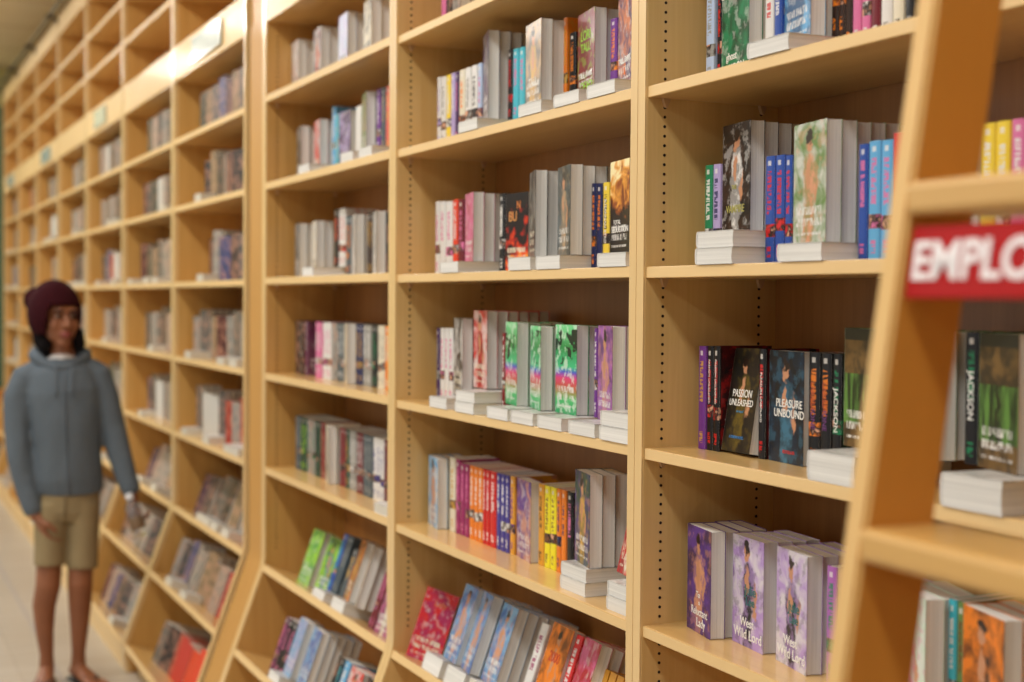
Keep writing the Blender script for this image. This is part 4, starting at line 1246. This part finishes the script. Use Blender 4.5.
for sx in (-.035, .028):
    bm = bmesh.new(); tube(bm, [(sx, -.068, 1.295), (sx, -.093, 1.25), (sx, -.098, 1.20), (sx + .002, -.103, 1.165)], [.0028] * 4, 8)
    obj('drawstring', bm, bpy.data.materials['zip_grey'], o, True)
bm = bmesh.new(); ball(bm, (-.012, .012, 1.292), (.062, .058, .045)); obj('tee_shirt_neckline', bm, cloth('white_cotton', (206, 202, 200), (224, 222, 220), 90, .2), person, True)
# shorts
bm = bmesh.new()
tube(bm, [(.012, .028, .83), (.012, .028, .77), (.01, .03, .70), (.005, .03, .665)], [(.115, .088), (.122, .094), (.124, .095), (.11, .08)], 28, side=(1, 0, 0))
tube(bm, [(-.048, .028, .73), (-.055, .024, .65), (-.06, .016, .56), (-.061, .012, .484)], [(.07, .085), (.066, .08), (.060, .072), (.060, .07)], 24, side=(1, 0, 0))
tube(bm, [(.068, .028, .73), (.069, .024, .64), (.068, .016, .54), (.067, .012, .466)], [(.068, .085), (.064, .08), (.060, .072), (.060, .07)], 24, side=(1, 0, 0))
o = obj('shorts', bm, khaki_m, person); remesh(o, .007, 2)
bm = bmesh.new(); tube(bm, [(.002, -.074, .775), (-.001, -.071, .72), (-.003, -.066, .68)], [.003] * 3, 8); obj('fly_seam', bm, plain('seam_brown', (110, 92, 62), .8), o, True)
# flip flops
for (a, d) in (fa, fb):
    a = Vector(a); d = Vector(d).normalized(); s = Vector((-d.y, d.x, 0))
    bm = bmesh.new()
    tube(bm, [a - d * .06 + Vector((0, 0, .006)), a + Vector((0, 0, .006)), a + d * .08 + Vector((0, 0, .006)), a + d * .15 + Vector((0, 0, .006)), a + d * .198 + Vector((0, 0, .006))],
         [(.028, .006), (.036, .006), (.04, .006), (.048, .006), (.036, .006)], 20, side=s)
    fo = obj('flip_flop', bm, plain('black_rubber', (26, 24, 26), .6) if a.x < 0 else bpy.data.materials['black_rubber'], person, True)
    bm = bmesh.new()
    for q in (1, -1):
        tube(bm, [a + d * .055 + s * q * .038 + Vector((0, 0, .014)), a + d * .1 + s * q * .026 + Vector((0, 0, .04)), a + d * .145 + s * .012 + Vector((0, 0, .034)), a + d * .15 + s * .012 + Vector((0, 0, .012))], [.006, .007, .005, .004], 8)
    obj('strap', bm, bpy.data.materials['black_rubber'], fo, True)
# bottle in the hand
mw = Matrix.Translation(P0) @ Matrix.Rotation(math.atan2(.99147, .13035), 4, 'Z')
bt = Vector((.243, -.085, .768)); bb = Vector((.287, -.115, .60))
t = empty('water_bottle', mw @ bb)
ax = (bt - bb); L = ax.length
t.rotation_euler = (mw.to_3x3() @ ax).to_track_quat('Z', 'Y').to_euler()
tag(t, 'small clear plastic water bottle with a white cap held in a hand', 'bottle')
def lathe(prof, mat, name, parent, seg=28):
    bm = bmesh.new()
    rings = [[bm.verts.new((r * math.cos(2 * PI * k / seg), r * math.sin(2 * PI * k / seg), z)) for k in range(seg)] for r, z in prof]
    for a, b in zip(rings, rings[1:]):
        for k in range(seg): bm.faces.new((a[k], a[(k + 1) % seg], b[(k + 1) % seg], b[k]))
    bm.faces.new(rings[0][::-1]); bm.faces.new(rings[-1])
    return obj(name, bm, mat, parent, True)
gm = NT('clear_plastic'); gm.col((.85, .88, .9)); gm.set(rough=.08, trans=.85); gm.b.inputs['IOR'].default_value = 1.35
lathe([(.024, 0), (.029, .004), (.030, .03), (.028, .05), (.030, .07), (.030, .115), (.024, .135), (.013, .152), (.0125, .16)], gm.m, 'bottle_body', t)
lathe([(.0302, .035), (.0306, .036), (.0306, .085), (.0302, .086)], plain('bottle_label', (120, 96, 70), .5), 'bottle_label', t)
lathe([(.0145, .158), (.0155, .16), (.0155, .18), (.013, .183)], plain('white_cap', (232, 234, 238), .35), 'bottle_cap', t)

# ------------------------------------------------------------------ light
world = bpy.data.worlds.new('World'); bpy.context.scene.world = world; world.use_nodes = True
bg = world.node_tree.nodes['Background']; bg.inputs[0].default_value = (1.0, .97, .93, 1); bg.inputs[1].default_value = .12
def area(loc, rot, size, power, col=(1, .98, .94)):
    l = bpy.data.lights.new('ceiling_or_fill_light', 'AREA'); l.shape = 'RECTANGLE'; l.size, l.size_y = size; l.energy = power; l.color = col
    o = bpy.data.objects.new('ceiling_or_fill_light', l); C.objects.link(o); o.location = loc; o.rotation_euler = rot
for x in (-13.2, -10.6, -8.0, -5.4, -2.8, -.2):
    area((x, -1.5, Z_CEIL - .03), (0, 0, 0), (1.3, .35), 44)
for x in (-12, -8, -4, 0):
    area((x, -4.2, Z_CEIL - .03), (0, 0, 0), (1.3, .6), 60)
# added frontal fill light, unseen across the aisle; no real window
area((-6.5, -6.3, 1.9), (R(90), 0, 0), (11, 2.8), 70, (1, .98, .95))

# ------------------------------------------------------------------ camera
yaw, pitch, roll = .4354, .0290, .0074
a = Vector((-math.cos(yaw), math.sin(yaw), 0)); r_ = Vector((math.sin(yaw), math.cos(yaw), 0)); u = Vector((0, 0, 1))
A = a * math.cos(pitch) - u * math.sin(pitch); U = u * math.cos(pitch) + a * math.sin(pitch)
c_, s_ = math.cos(roll), math.sin(roll)
cx_ = r_ * c_ + U * s_; cy_ = U * c_ - r_ * s_
cam = bpy.data.cameras.new('camera'); co = bpy.data.objects.new('camera', cam); C.objects.link(co)
M = Matrix((cx_, cy_, -A)).transposed().to_4x4(); M.translation = Vector((0, -1.2257, 1.56))
co.matrix_world = M
cam.lens = 1422 / 1024 * 36; cam.sensor_width = 36; cam.sensor_fit = 'HORIZONTAL'; cam.clip_start = .05
cam.dof.use_dof = True; cam.dof.focus_distance = 2.45; cam.dof.aperture_fstop = 2.8
sc = bpy.context.scene; sc.camera = co
sc.view_settings.view_transform = 'Standard'; sc.view_settings.look = 'None'; sc.view_settings.exposure = -0.1; sc.view_settings.gamma = 1.0
sc.view_settings.use_curve_mapping = False
